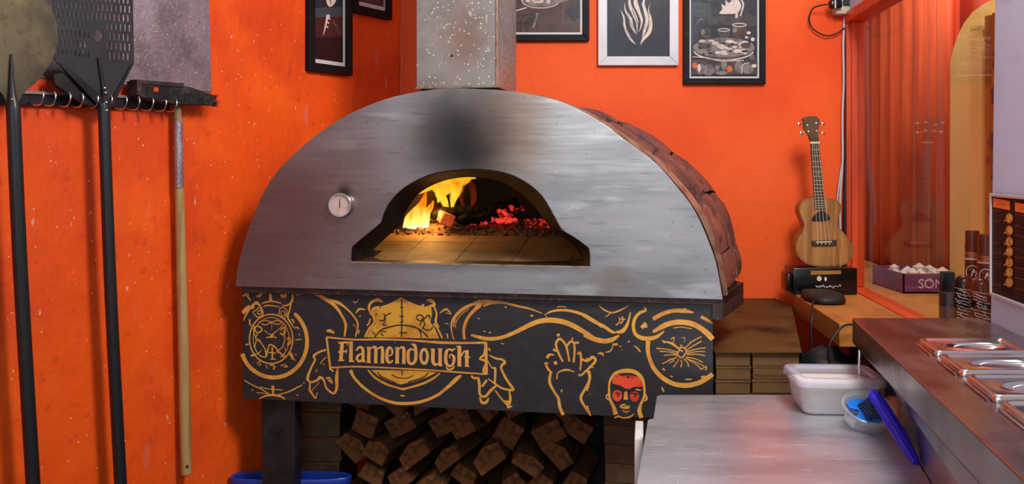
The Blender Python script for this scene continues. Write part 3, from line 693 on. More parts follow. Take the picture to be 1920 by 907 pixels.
# ---- artwork strokes, traced in the coordinates of four enlarged views
def vA(x, y): return (445 + x / 3.945, 535 + y / 3.945)
def vB(x, y): return (600 + x / 3.943, 540 + y / 3.943)
def vC(x, y): return (850 + x / 3.629, 540 + y / 3.629)
def vD(x, y): return (1100 + x / 3.943, 560 + y / 3.943)
PX = 2.65 / S  # metres per photo pixel on the board
LAY = [0]
def strokes(name, V, scl, items, m, off=0.0006, parent=None, kind='stuff'):
    mb = MB(); mb.nrm = OV.N
    for it in items:
        pts, wd = it[0], it[1]; cl = len(it) > 2 and it[2]
        if len(pts) > 2: 
            ww = wd if isinstance(wd, (list, tuple)) else None
            if ww is not None:
                q = smooth_pts([(a, b, c) for (a, b), c in zip(pts, ww)], 4, cl); pts = [(a, b) for a, b, c in q]; wd = [max(0.4, c) for a, b, c in q]
            else: pts = smooth_pts(pts, 4, cl)
        LAY[0] += 1; o_ = PB + off + 0.000012 * (LAY[0] % 40)
        wp = [OV.hit(*V(x, y), o_) for x, y in pts]
        G_k = 1.18 if m is M['gold'] else 1.05
        w_ = [G_k * k / scl * PX for k in wd] if isinstance(wd, (list, tuple)) else G_k * wd / scl * PX
        mb.ribbon(wp, w_, cl)
    o_b = mb.build(name, m, parent or panel, fix=False)
    if kind: o_b['kind'] = kind
    return o_b
def fills(name, V, polys, m, off=0.0004, parent=None):
    mb = MB()
    for pts in polys:
        LAY[0] += 1; o_ = PB + off + 0.00001 * (LAY[0] % 9)
        mb.face([OV.hit(*V(x, y), o_) for x, y in pts])
    o_b = mb.build(name, m, parent or panel, fix=False); o_b['kind'] = 'stuff'; return o_b

strokes('painted_clock_ring', vA, 3.945, [
    (ell(268, 415, 248, 265, 40, -52, 160)[:], [18] + [26] * 38 + [30]),
    ([(45, 505), (60, 560), (110, 620), (180, 665)], [18, 26, 28, 26]),
    ([(45, 260), (60, 225), (100, 160), (140, 130), (165, 150)], [6, 10, 14, 16, 10]),
    ([(40, 205), (60, 180), (90, 150)], [22, 26, 16]),
    ([(38, 80), (70, 65), (80, 85), (98, 112)], [8, 26, 14, 5]), ([(140, 80), (165, 75), (185, 55), (210, 60)], [10, 20, 12, 4]),
    ([(245, 60), (246, 112)], 20), ([(318, 68), (345, 80), (362, 60)], [10, 28, 14]),
    ([(362, 58), (400, 60), (410, 90), (395, 130), (355, 150), (330, 145)], [5, 10, 16, 12, 9, 5]),
    ([(395, 130), (388, 180), (372, 230), (395, 275), (420, 312)], [11, 10, 12, 10, 6]),
    ([(180, 135), (215, 122), (265, 118), (325, 132)], [4, 9, 9, 7]), ([(190, 158), (215, 148), (265, 150), (315, 160)], [4, 8, 8, 5]),
    (ell(250, 395, 160, 182, 36), 9, True), (ell(250, 395, 133, 158, 36, 130, 420), 5),
    ([(155, 275), (185, 262), (225, 260), (250, 270), (285, 260), (330, 268), (300, 288), (250, 276), (205, 292), (175, 280)], 6),
    ([(125, 300), (120, 340), (140, 400), (130, 460), (170, 520), (215, 530)], 7), ([(360, 290), (345, 350), (350, 400), (330, 460), (290, 480)], 7),
    ([(150, 350), (180, 335), (175, 312), (140, 300), (130, 330), (150, 352)], 9), ([(320, 330), (345, 310), (355, 340), (335, 362), (315, 350)], 10),
    ([(200, 330), (245, 362), (300, 330), (345, 280)], 5), ([(215, 385), (250, 380), (290, 385)], 8),
    ([(150, 360), (135, 390), (170, 405), (150, 412)], 7), ([(365, 400), (385, 385), (395, 420), (372, 440), (380, 410)], 8),
    ([(165, 410), (205, 470), (215, 520), (232, 450), (250, 438), (290, 468), (300, 500)], 9), ([(205, 530), (235, 445), (262, 440), (290, 462)], 6),
    ([(232, 495), (285, 500)], 8), ([(258, 455), (260, 545)], 10), ([(245, 545), (285, 545)], 7),
    ([(290, 480), (320, 500), (350, 528), (395, 490)], [12, 9, 9, 8]), ([(120, 512), (150, 505), (178, 480)], 6), ([(100, 520), (135, 510)], 14),
    ([(255, 280), (253, 330)], 3), ([(350, 455), (355, 490), (340, 520)], 5)], M['gold'])
strokes('painted_blocks', vA, 3.945, [
    ([(112, 200), (140, 180), (165, 165), (188, 212), (150, 235), (120, 205)], 7), ([(150, 190), (172, 185), (176, 208), (152, 212), (150, 192)], 6),
    ([(130, 130), (150, 128), (175, 160), (195, 205)], [20, 14, 7, 5]), ([(105, 150), (120, 170)], 22),
    ([(305, 225), (320, 165), (365, 180), (355, 235), (330, 240)], 6), ([(325, 190), (350, 190), (348, 222), (325, 225), (325, 195)], 5),
    ([(250, 365), (262, 378)], 34), ([(400, 250), (420, 262)], 9), ([(410, 270), (425, 275)], 7), ([(425, 315), (445, 310), (455, 325)], 7),
    ([(430, 402), (475, 398)], 6), ([(455, 355), (462, 372)], 6), ([(60, 440), (85, 432)], 10), ([(85, 250), (100, 300)], 9), ([(100, 250), (85, 290)], 5),
    ([(395, 500), (412, 545)], 18), ([(385, 515), (430, 555)], 6), ([(425, 510), (440, 512)], 5), ([(145, 580), (160, 560), (172, 588), (150, 585)], 5),
    ([(210, 590), (225, 612)], 6), ([(238, 590), (270, 592), (268, 620), (282, 595)], 7), ([(320, 595), (345, 585), (372, 600), (340, 602)], 6)], M['gold'])
strokes('painted_compass', vA, 3.945, [
    ([(52, 700), (110, 735), (180, 768), (240, 805)], 7), ([(140, 792), (190, 796), (240, 800)], 5), ([(165, 750), (230, 765), (332, 772)], 6),
    ([(302, 808), (380, 785), (440, 755), (480, 735)], [6, 8, 9, 6]), ([(262, 740), (265, 815)], [20, 12]), ([(160, 838), (210, 815), (262, 810), (320, 820), (355, 842)], [6, 12, 14, 12, 6]),
    ([(105, 775), (118, 773)], 6), ([(488, 722), (498, 718)], 7), ([(438, 808), (452, 815)], 6)], M['gold'])
strokes('painted_banner_tail', vA, 3.945, [
    ([(655, 475), (610, 490), (565, 520), (575, 550), (550, 600), (520, 680), (540, 715), (590, 700), (612, 680), (640, 700), (660, 760), (712, 798), (735, 755), (735, 680), (742, 610)], [12, 13, 16, 12, 13, 18, 14, 14, 20, 14, 14, 14, 18, 24, 8]),
    ([(540, 715), (535, 770), (550, 795), (578, 832), (592, 790)], [10, 16, 14, 10, 6]), ([(545, 785), (570, 755), (610, 715)], 4),
    ([(655, 688), (682, 682), (700, 720), (670, 695)], 10), ([(612, 580), (632, 552), (660, 528)], 5), ([(578, 640), (592, 620)], 5), ([(630, 575), (645, 590)], 4),
    ([(660, 338), (685, 335), (718, 352)], [10, 22, 12])], M['gold'])
strokes('painted_arches', vB, 3.943, [
    ([(-175, 50), (-100, 38), (-30, 45), (40, 80), (110, 130), (160, 200), (190, 270), (180, 358)], [8, 12, 16, 24, 22, 16, 18, 10]),
    ([(-30, 30), (0, 60), (60, 90), (130, 105), (200, 155), (255, 215), (280, 270), (262, 360)], [12, 16, 22, 20, 12, 12, 12, 9]),
    ([(990, 382), (972, 310), (975, 250), (1010, 190), (1070, 140), (1150, 110), (1190, 92)], [6, 9, 12, 14, 12, 18, 20]),
    ([(1000, 295), (1010, 240), (1050, 190), (1100, 155)], 5),
    ([(1070, 380), (1062, 310), (1085, 240), (1130, 180), (1190, 130)], [14, 18, 14, 12, 12]),
    ([(225, 605), (255, 665), (330, 740), (430, 805), (540, 845), (640, 852), (750, 838), (860, 795), (940, 735), (1010, 670), (1045, 645)], [24, 18, 18, 18, 19, 20, 19, 18, 20, 26, 10])], M['gold'])
strokes('painted_banner_frame', vB, 3.943, [
    ([(45, 362), (250, 380), (450, 378), (650, 385), (900, 402), (1100, 405), (1228, 402)], [12, 10, 14, 10, 18, 14, 16]),
    ([(48, 362), (62, 480), (78, 605)], 14), ([(70, 588), (250, 580), (480, 588), (800, 605), (1000, 620), (1228, 636)], 10),
    ([(78, 600), (100, 615)], 10), ([(1225, 400), (1232, 640)], [22, 16])], M['gold'])
# crest
crest = [(600, 70), (650, 95), (740, 140), (820, 130), (830, 190), (815, 250), (850, 300), (882, 372), (342, 362), (380, 300), (412, 260), (395, 190), (400, 140), (460, 148), (540, 120)]
fills('painted_crest_fill', vB, [[(x, y) for x, y in crest]], M['gold_fill'])
fills('painted_crest_base', vB, [[(378, 604), (430, 650), (520, 690), (600, 712), (612, 708), (700, 690), (800, 655), (862, 622), (700, 610)]], M['gold_fill'])
strokes('painted_crest_outline', vB, 3.943, [
    ([(600, 72), (530, 118), (450, 142)], [10, 18, 12]), ([(600, 72), (660, 110), (740, 140), (768, 118)], [10, 18, 18, 10]),
    ([(462, 105), (430, 85), (385, 100), (362, 140), (378, 200)], [6, 22, 16, 16, 8]), ([(785, 90), (820, 92), (845, 112), (838, 128), (805, 130)], [6, 24, 16, 20, 6]),
    ([(440, 138), (395, 150), (388, 190), (402, 250), (365, 300), (330, 362)], [10, 14, 14, 12, 16, 12]), ([(840, 130), (862, 190), (855, 245), (880, 290)], [10, 12, 14, 8]),
    ([(840, 262), (870, 300), (905, 372)], 13), ([(372, 225), (362, 260), (345, 275)], 10),
    ([(355, 604), (400, 655), (480, 705), (570, 735), (615, 745), (660, 735), (760, 705), (840, 665), (885, 628)], [10, 14, 15, 12, 16, 12, 15, 14, 10]),
    ([(265, 185), (290, 155), (335, 158)], [8, 14, 6]), ([(885, 185), (932, 155), (970, 192), (930, 180)], [5, 14, 5, 5]), ([(245, 95), (262, 108), (285, 85)], 5),
    ([(290, 308), (283, 338)], 10), ([(290, 208), (300, 205)], 10), ([(925, 262), (950, 262)], 5), ([(940, 335), (945, 372)], 10), ([(595, 795), (625, 795)], 9), ([(245, 265), (265, 290)], 5)], M['gold'])
strokes('painted_crest_inking', vB, 3.943, [
    ([(604, 80), (606, 200), (603, 360)], 9), ([(588, 210), (622, 205)], 7), ([(585, 328), (645, 330)], 7), ([(592, 140), (618, 142)], 5), ([(590, 250), (618, 246)], 6),
    ([(405, 362), (450, 310), (520, 285), (600, 272), (690, 285), (745, 310), (800, 360)], [8, 9, 9, 8, 10, 9, 9]),
    ([(440, 235), (470, 240), (482, 205), (525, 182)], 8), ([(472, 185), (485, 240), (465, 270), (495, 272)], 7), ([(418, 185), (412, 205)], 6),
    ([(710, 215), (735, 195), (765, 215), (740, 240), (712, 222)], 8), ([(760, 240), (800, 200), (815, 225)], 9), ([(735, 275), (760, 235), (775, 270), (760, 295), (810, 310), (835, 285)], 8),
    ([(445, 330), (470, 350)], 7), ([(450, 318), (490, 322)], 6), ([(385, 318), (410, 345)], 6), ([(728, 308), (745, 330), (748, 368)], 8), ([(530, 640), (575, 660), (640, 665), (690, 645)], 6),
    ([(430, 620), (450, 650), (560, 700)], 7), ([(800, 625), (760, 660), (650, 695)], 8), ([(605, 608), (608, 645)], 7)], M['ink'], off=0.0011)
# lettering on the banner
LET = [
    ([(164, 402), (154, 535)], 28), ([(136, 404), (206, 400)], 14), ([(206, 396), (204, 425)], 9), ([(134, 472), (196, 466)], 13), ([(196, 452), (194, 482)], 8), ([(136, 536), (180, 532)], 10),
    ([(230, 396), (228, 538)], 27), ([(212, 400), (242, 396)], 9), ([(214, 540), (254, 540)], 12),
    ([(268, 462), (290, 436), (316, 452), (318, 540)], [12, 16, 22, 24]), ([(316, 482), (284, 496), (272, 520), (292, 542), (316, 522)], [10, 16, 18, 16, 10]), ([(310, 544), (338, 542)], 9),
    ([(362, 438), (360, 546)], 25), ([(344, 440), (372, 436)], 9), ([(372, 448), (398, 434), (412, 450), (411, 546)], [8, 16, 24, 25]), ([(422, 452), (448, 438), (462, 452), (461, 548)], [8, 16, 24, 25]),
    ([(346, 549), (378, 549)], 8), ([(398, 550), (426, 550)], 8), ([(448, 552), (476, 552)], 8),
    ([(500, 500), (528, 494), (534, 462), (516, 438), (498, 462), (495, 525), (514, 550), (540, 534)], [8, 10, 18, 16, 24, 26, 18, 10]),
    ([(572, 440), (570, 550)], 26), ([(554, 442), (582, 438)], 9), ([(582, 452), (606, 436), (620, 455), (619, 550)], [8, 16, 24, 25]), ([(556, 554), (586, 554)], 8), ([(604, 556), (634, 556)], 8),
    ([(672, 412), (700, 425), (708, 460), (706, 530), (680, 560), (654, 540), (652, 475), (672, 450), (694, 462)], [6, 22, 24, 24, 18, 24, 24, 15, 8]), ([(696, 408), (708, 432)], 9),
    (ell(770, 504, 25, 52, 14), 21, True),
    ([(836, 452), (835, 540), (856, 566), (880, 552)], [26, 26, 18, 9]), ([(888, 450), (888, 570)], 25), ([(816, 452), (846, 449)], 8), ([(870, 450), (904, 448)], 8), ([(880, 574), (906, 572)], 8),
    ([(985, 462), (950, 452), (932, 480), (931, 545), (952, 575), (984, 560), (990, 510), (972, 490), (958, 500), (960, 520)], [20, 14, 24, 24, 18, 18, 22, 10, 10, 8]), ([(986, 456), (1000, 446)], 10),
    ([(932, 580), (945, 600), (975, 598), (995, 575)], [7, 13, 13, 8]),
    ([(1030, 430), (1030, 572)], 28), ([(1008, 432), (1040, 426)], 8), ([(1046, 502), (1062, 470), (1084, 466)], [10, 12, 10]), ([(1086, 458), (1085, 574)], 26), ([(1066, 508), (1112, 510)], 9), ([(1018, 575), (1046, 575)], 8), ([(1070, 578), (1104, 578)], 8),
    ([(1165, 520), (1185, 518)], 8)]
nlet = 0
for lo_, hi_ in ((120, 208), (209, 256), (257, 341), (342, 480), (481, 545), (546, 640), (641, 735), (736, 808), (809, 912), (913, 1005), (1006, 1130)):
    its = [it for it in LET if lo_ <= sum(p[0] for p in it[0]) / len(it[0]) <= hi_]; nlet += len(its)
    strokes('painted_letter', vB, 3.943, its, M['letter'], off=0.0012, kind=None)
print('letters', nlet, len(LET))
strokes('painted_right_star', vC, 3.629, [
    ([(215, 400), (210, 450), (180, 480), (225, 500), (205, 560), (222, 585)], [8, 14, 10, 16, 14, 12]),
    ([(243, 455), (290, 478), (330, 485), (350, 505), (325, 535), (345, 590), (375, 640), (408, 688), (370, 690), (330, 680), (295, 658), (235, 615)], [6, 12, 12, 16, 14, 14, 14, 16, 12, 12, 12, 6]),
    ([(235, 495), (262, 540), (285, 550), (282, 645)], [6, 7, 14, 12]), ([(295, 660), (255, 695), (215, 738), (180, 720), (178, 660), (168, 605)], [12, 16, 14, 14, 16, 16]),
    ([(195, 670), (228, 625)], 14), ([(180, 740), (195, 778), (225, 775), (240, 745)], [10, 16, 16, 8]), ([(285, 695), (330, 755), (375, 800)], [8, 9, 14]), ([(380, 700), (388, 760), (372, 810), (402, 800)], [10, 16, 14, 5]),
    ([(345, 772), (372, 772), (385, 780)], 14), ([(122, 595), (140, 612), (165, 608)], 12), ([(238, 408), (252, 425)], 10), ([(0, 650), (25, 610), (50, 590)], [6, 12, 4])], M['gold'])
strokes('painted_waves', vC, 3.629, [
    ([(205, 122), (260, 98), (345, 100), (440, 122), (520, 140), (570, 158), (605, 172)], [8, 20, 14, 12, 10, 6, 5]),
    ([(70, 345), (72, 270), (100, 200), (150, 140), (200, 95), (262, 85)], [8, 16, 18, 18, 24, 10]),
    ([(0, 262), (20, 190), (90, 130), (160, 100), (220, 88)], [6, 10, 16, 18, 22]),
    ([(120, 318), (180, 335), (250, 345), (330, 335), (420, 300), (520, 250), (600, 222), (700, 220), (800, 248), (900, 305), (960, 345), (1016, 358)], [12, 20, 22, 20, 22, 26, 28, 30, 28, 26, 26, 26]),
    ([(632, 175), (680, 155), (760, 150), (850, 168), (930, 205), (1016, 262)], [6, 12, 14, 16, 18, 20]),
    ([(705, 130), (735, 124), (768, 130)], 6), ([(350, 128), (362, 130)], 9), ([(525, 188), (545, 188)], 10), ([(325, 375), (345, 380)], 6), ([(165, 205), (180, 208)], 6), ([(205, 292), (218, 296)], 7), ([(240, 305), (258, 300)], 6), ([(620, 175), (640, 205)], 4)], M['gold'])
strokes('painted_hand', vC, 3.629, [
    ([(745, 500), (715, 440), (698, 380), (720, 345), (745, 360), (770, 400), (790, 500)], [10, 13, 12, 14, 12, 12, 10]),
    ([(770, 400), (795, 365), (820, 375), (825, 430), (818, 505)], [10, 13, 12, 12, 12]), ([(820, 372), (855, 370)], 13), ([(808, 335), (812, 360)], 7),
    ([(845, 450), (862, 440), (870, 490), (862, 560)], [12, 14, 12, 9]), ([(870, 480), (910, 495), (945, 468), (968, 490), (940, 530), (905, 560), (870, 592), (850, 585)], [10, 14, 14, 14, 12, 11, 12, 8]),
    ([(685, 455), (655, 452), (635, 475)], [6, 14, 16]), ([(640, 520), (628, 512), (645, 550), (672, 578)], [24, 14, 14, 10]), ([(690, 498), (700, 520)], 18), ([(680, 415), (700, 430)], [16, 8]),
    ([(662, 575), (655, 640), (690, 710), (715, 750), (725, 810), (748, 862)], [14, 16, 15, 16, 18, 18]), ([(922, 560), (930, 610), (905, 670), (868, 740), (885, 790), (935, 868)], [12, 14, 14, 15, 14, 9]),
    ([(705, 620), (712, 575), (770, 555), (825, 570)], [8, 8, 12, 5]), ([(708, 312), (720, 325)], 18), ([(735, 690), (738, 708)], 10), ([(940, 540), (955, 540)], 5)], M['gold'])
strokes('painted_horned_ring', vD, 3.943, [
    ([(-20, 120), (60, 170), (130, 205), (180, 240), (212, 250)], [24, 22, 20, 18, 10]),
    ([(-20, 265), (40, 295), (110, 312), (180, 305), (240, 270)], [22, 24, 28, 28, 12]), ([(215, 245), (262, 240), (300, 190), (325, 98)], [12, 24, 18, 5]),
    ([(90, 45), (120, 75), (180, 102), (240, 88), (310, 50)], [4, 9, 9, 10, 5]), ([(180, 102), (150, 128), (138, 125)], 6),
    ([(425, 58), (435, 85), (390, 105), (355, 150), (345, 210), (365, 265), (420, 292), (490, 290), (540, 265), (572, 238)], [8, 14, 18, 20, 20, 22, 26, 24, 16, 8]),
    ([(405, 215), (440, 180)], 22), ([(430, 208), (450, 205)], 10), ([(225, 190), (245, 165), (240, 135)], 7), ([(250, 185), (268, 160), (262, 128)], 8), ([(240, 150), (285, 150)], 7), ([(215, 188), (228, 192)], 9),
    ([(490, 150), (560, 112), (640, 88), (730, 90), (790, 102)], [24, 24, 24, 24, 8]), ([(845, 132), (890, 155), (930, 182)], [18, 18, 10]), ([(715, 72), (738, 72)], 8),
    ([(490, 245), (560, 205), (620, 180), (700, 172), (780, 185), (850, 222), (905, 270), (932, 300)], [16, 30, 30, 32, 32, 32, 34, 30]),
    ([(455, 312), (452, 380), (468, 450), (505, 525), (570, 590), (650, 630), (740, 640), (830, 620), (900, 580), (932, 555)], [28, 24, 24, 26, 28, 28, 30, 28, 28, 26]),
    ([(640, 216), (700, 208), (780, 222)], 5), ([(730, 596), (778, 594)], 8), ([(845, 580), (875, 572)], 12), ([(555, 655), (572, 688)], 10), ([(618, 572), (636, 574)], 8), ([(560, 515), (580, 528)], 10)], M['gold'])
sun = []
for x1, y1, x2, y2 in ((690, 380, 560, 308), (680, 398, 515, 365), (672, 410, 540, 388), (680, 420, 570, 418), (735, 380, 850, 312), (740, 390, 880, 362), (742, 402, 875, 390), (742, 412, 875, 420),
                       (735, 430, 860, 470), (728, 440, 885, 510), (715, 445, 755, 500), (695, 450, 695, 505), (680, 445, 640, 505), (668, 432, 560, 480), (720, 370, 770, 320), (770, 320, 850, 280), (590, 320, 655, 340), (750, 450, 850, 525)):
    sun.append(([(x1, y1), ((x1 + x2) / 2 + 8, (y1 + y2) / 2 - 6), (x2, y2)], [7, 6, 7]))
sun += [([(560, 308), (575, 322), (600, 318), (655, 345), (690, 375)], 9), ([(680, 365), (720, 360), (735, 395), (700, 435), (670, 405), (690, 380), (712, 390)], 8), ([(850, 520), (885, 500), (880, 530)], 7), ([(620, 300), (645, 285), (640, 320)], 5),
        ([(585, 470), (620, 445), (645, 455), (610, 475)], 6), ([(700, 290), (725, 285), (720, 325)], 3), ([(690, 345), (705, 345)], 10)]
strokes('painted_sun', vD, 3.943, sun, M['gold'])
strokes('painted_scribbles', vD, 3.943, [([(-5, 438), (20, 450), (45, 435), (65, 450), (45, 480), (15, 510)], [8, 12, 14, 14, 10, 12]), ([(82, 405), (125, 400)], 7), ([(95, 395), (128, 420)], 8),
    ([(140, 395), (175, 385), (195, 350)], [6, 8, 6]), ([(190, 338), (230, 335)], 14), ([(240, 352), (258, 350)], 5), ([(305, 320), (318, 312)], 8), ([(350, 345), (375, 365), (398, 392)], [5, 9, 8]), ([(260, 372), (262, 380)], 4), ([(0, 520), (18, 560), (20, 610), (0, 680)], [14, 14, 14, 12]), ([(0, 790), (30, 862)], [14, 6])], M['gold'])
fills('painted_face_red', vD, [[(190, 625), (192, 590), (215, 562), (235, 558), (262, 572), (300, 565), (340, 568), (385, 575), (408, 610), (414, 650), (360, 652), (320, 668), (285, 662), (250, 640)]], M['red_paint'])
fills('painted_face_cheeks', vD, [ell(226, 715, 36, 42, 18), ell(354, 722, 34, 38, 18)], M['red_paint'])
strokes('painted_face_outline', vD, 3.943, [
    ([(205, 880), (235, 868), (270, 880), (320, 872), (350, 850)], [8, 10, 8, 10, 5]),
    ([(215, 855), (200, 800), (172, 740), (165, 660), (175, 600), (210, 552), (260, 535), (320, 532), (370, 548), (410, 590), (425, 650), (425, 720), (400, 780), (390, 830), (405, 880)], [30, 22, 16, 12, 14, 18, 24, 26, 24, 20, 14, 14, 16, 26, 26]),
    ([(165, 700), (148, 715), (150, 738), (170, 745)], 9), ([(428, 695), (445, 738), (425, 755)], [10, 12, 8]),
    ([(245, 800), (262, 785), (290, 780)], [6, 11, 6]), ([(250, 802), (290, 806), (320, 802)], [6, 15, 6]), ([(262, 822), (290, 836), (318, 826)], [4, 7, 4]), ([(280, 795), (318, 790)], 6),
    ([(362, 668), (402, 676)], [9, 7])], M['gold'])
fills('painted_nose', vD, [[(280, 685), (300, 685), (306, 745), (272, 745)]], M['gold'], off=0.001)
strokes('painted_face_inking', vD, 3.943, [([(190, 640), (230, 655), (278, 680)], [8, 16, 10]), ([(405, 655), (350, 660), (310, 680)], [8, 16, 10]), ([(205, 700), (230, 696), (255, 706)], [4, 9, 4]), ([(330, 702), (356, 698), (382, 706)], [4, 9, 4]),
    ([(298, 578), (316, 576)], 12), ([(225, 715), (240, 712)], 10), ([(350, 716), (366, 714)], 10), ([(205, 560), (230, 578)], 3)], M['ink'], off=0.0013)

# stand: legs, lower shelf
def leg(a0, a1, d0, d1, z1): return MB().prism([OV.at(a0, 0, -d0), OV.at(a1, 0, -d0), OV.at(a1, 0, -d1), OV.at(a0, 0, -d1)], [OV.at(a0, z1, -d0), OV.at(a1, z1, -d0), OV.at(a1, z1, -d1), OV.at(a0, z1, -d1)])
aa = OV.a(491, -0.045); ab = OV.a(553, -0.045)
leg(aa, ab, 0.045, 0.095, 1.131).build('leg', M['black_steel'], oven, bev=0.002)
leg(OV.a(1245, -0.3), OV.a(1280, -0.3), 0.30, 0.36, 1.131).build('leg', M['black_steel'], oven, bev=0.002)
leg(ac - 0.28, ac - 0.22, 0.60, 0.66, 1.131).build('leg', M['black_steel'], oven, bev=0.002)
leg(ac + 0.42, ac + 0.48, 0.60, 0.66, 1.131).build('leg', M['black_steel'], oven, bev=0.002)
a2 = OV.a(556, -0.15)
pl2 = [OV.at(a2 + 0.0, 0, -0.12), OV.at(OV.a(1322, -0.14), 0, -0.12), OV.at(OV.a(1322, -0.14), 0, -0.60), OV.at(a2 + 0.10, 0, -0.60)]
MB().prism([Vector((p.x, p.y, 0.44)) for p in pl2], [Vector((p.x, p.y, 0.42)) for p in pl2]).build('lower_shelf', M['black_steel'], oven)

# ---------------------------------------------------------------- chimney
ch_b = OV.hit(870, 172)
ca = math.radians(13.5)
cu = Vector((math.cos(ca), -math.sin(ca), 0)); cw = Vector((math.sin(ca), math.cos(ca), 0))
p1 = P(931, 163, 2.80); zc = 1.5 + 147 / S * 2.80
wch = 0.0
# width so that the left edge lands on column 781
k = (781 - 960) / S
wch = (p1.x - k * p1.y) / (cu.x - k * cu.y)
k2 = (968 - 960) / S
dch = (k2 * p1.y - p1.x) / (cw.x - k2 * cw.y)
chim = thing('chimney_duct', 'square galvanised steel chimney duct rising from the oven top', 'chimney', (p1.x, p1.y, zc - 0.02))
def rect4(z, g=0.0, t=0.0):
    A_ = p1 - cu * (wch + g) - cw * g; B_ = p1 + cu * g - cw * g; C_ = p1 + cu * g + cw * (dch + g); D_ = p1 - cu * (wch + g) + cw * (dch + g)
    return [Vector((q.x, q.y, z)) for q in (A_, B_, C_, D_)]
MB().prism(rect4(zc + 0.003), rect4(3.2)).build('duct', M['galv'], chim, bev=0.0015)
MB().prism(rect4(zc - 0.001, 0.003), rect4(zc + 0.003, 0.003)).build('flange', M['edge_steel'], chim)
MB().prism(rect4(zc - 0.02, -0.012), rect4(zc - 0.001, -0.012)).build('collar', M['black_steel'], chim)
mb = MB(); mb.tube([Vector((p1.x, p1.y, z)) for z in (zc + 0.004, 3.19)], 0.0035, 6); mb.build('corner_seam', M['edge_steel'], chim)
mb = MB(); q = P(848, 107, p1.y - 0.03); mb.lathe([(0.0, 0), (0.004, 0), (0.004, 0.002), (0.0, 0.003)], 10, Matrix.Translation(p1 - cu * (wch * 0.55) - cw * 0.0005 + Vector((0, 0, 0.095))) @ Matrix.Rotation(math.pi / 2, 4, 'X')); mb.build('rivet', M['black_steel'], chim)

# ---------------------------------------------------------------- fire
def fp(u, v, d): return OV.hit(u, v, -d)
fire_base = fp(790, 432, 0.45)
fz = fire_base.z
F1 = flame('flame_hot', [(0.0, sr(255, 250, 225)), (0.3, sr(255, 226, 110)), (0.65, sr(255, 150, 20)), (1.0, sr(190, 50, 4))], 1.5, 0.0, 0.11, 1.25)
F2 = flame('flame_body', [(0.0, sr(255, 150, 24)), (0.35, sr(255, 214, 60)), (0.7, sr(255, 176, 30)), (1.0, sr(216, 88, 6))], 1.15, 0.05, 0.2, 1.1)
F3 = flame('flame_faint', [(0.0, sr(190, 60, 14)), (0.5, sr(150, 50, 12)), (1.0, sr(70, 20, 6))], 0.5, 0.05, 0.18, 0.28)
fire = thing('fire', 'yellow and white flames burning at the left inside the oven', 'fire', fire_base)
random.seed(77)
def tongue(pts, rad, d, m, n=14, flat=0.6):
    for k_ in range(4):
        j = k_ * 1.0
        pj = [(x + (random.uniform(-1, 1) * (2.2 + 0.25 * r_) if k_ else 0), y + (random.uniform(-2, 2) if k_ else 0)) for (x, y), r_ in zip(pts, rad)]
        one_tongue(pj, [r_ * (1.0 if k_ == 0 else random.uniform(0.35, 0.65)) for r_ in rad], d + 0.006 * k_ * random.choice((-1, 1)), m, n, flat)
def one_tongue(pts, rad, d, m, n=14, flat=0.6):
    q = smooth_pts([(x, y, r) for (x, y), r in zip(pts, rad)], 5)
    w_ = [fp(x, y, d) for x, y, r in q]; rr = [max(0.0006, r * 3.05 / S) for x, y, r in q]
    MB().tube(w_, rr, n, flat, side=Vector((0, 1, 0))).build('flame_tongue', m, fire, smooth=60)
tongue([(775, 428), (776, 415), (783, 400), (791, 385), (796, 370), (798, 358)], [16, 20, 15, 9, 5, 1], 0.46, F1)
tongue([(798, 428), (797, 412), (800, 398), (808, 388), (812, 376)], [8, 10, 9, 5, 1], 0.47, F1)
tongue([(758, 426), (766, 412), (776, 398), (786, 382)], [3, 8, 7, 1], 0.45, F1)
tongue([(838, 394), (832, 376), (826, 362), (838, 350), (850, 340), (862, 334)], [4, 8, 12, 15, 12, 5], 0.50, F2)
tongue([(848, 388), (850, 372), (856, 356), (860, 344), (880, 336)], [3, 8, 12, 12, 5], 0.49, F2)
tongue([(822, 378), (824, 362), (816, 350), (810, 342)], [3, 8, 9, 4], 0.51, F2)
tongue([(786, 362), (808, 351), (832, 342), (860, 335), (892, 333)], [2, 6, 7, 6, 2], 0.42, F2)
tongue([(868, 386), (865, 366), (868, 350), (872, 338)], [3, 6, 7, 3], 0.50, F3)
tongue([(885, 388), (888, 368), (884, 350), (880, 338)], [3, 7, 8, 3], 0.5, F3)
tongue([(826, 400), (815, 392), (808, 384), (805, 372)], [9, 9, 6, 1], 0.49, F3)
pl = bpy.data.lights.new('fire_glow', 'POINT'); pl.energy = 4.2; pl.color = (1.0, 0.45, 0.10); pl.shadow_soft_size = 0.05
plo = bpy.data.objects.new('fire_glow', pl); C.objects.link(plo); plo.location = fp(806, 386, 0.44)
# logs on the fire
def charred(label, u0, v0, u1, v1, d0, d1, r0, seed, m, name='charred_log'):
    a, b = fp(u0, v0, d0), fp(u1, v1, d1); mid = (a + b) / 2
    n = 9; pts = [a.lerp(b, i / n) + Vector((0, 0, 0.004 * noise.noise(Vector((i * 0.7, seed, 0))))) for i in range(n + 1)]
    mb = MB(); mb.tube(pts, [r0 * (0.55 if i in (0, n) else 1) * (1 + 0.18 * noise.noise(Vector((i * 1.3, seed, 5)))) for i in range(n + 1)], 10)
    for v in mb.b.verts: v.co += Vector((noise.noise(v.co * 40 + Vector((seed, 0, 0))), noise.noise(v.co * 40 + Vector((0, seed, 9))), noise.noise(v.co * 45))) * 0.006
    o = mb.build(name, m, None, loc=mid, smooth=40); tag(o, label, 'log'); return o
charred('long charred log lying over the embers in the oven', 812, 404, 975, 386, 0.47, 0.53, 0.022, 1, M['char'])
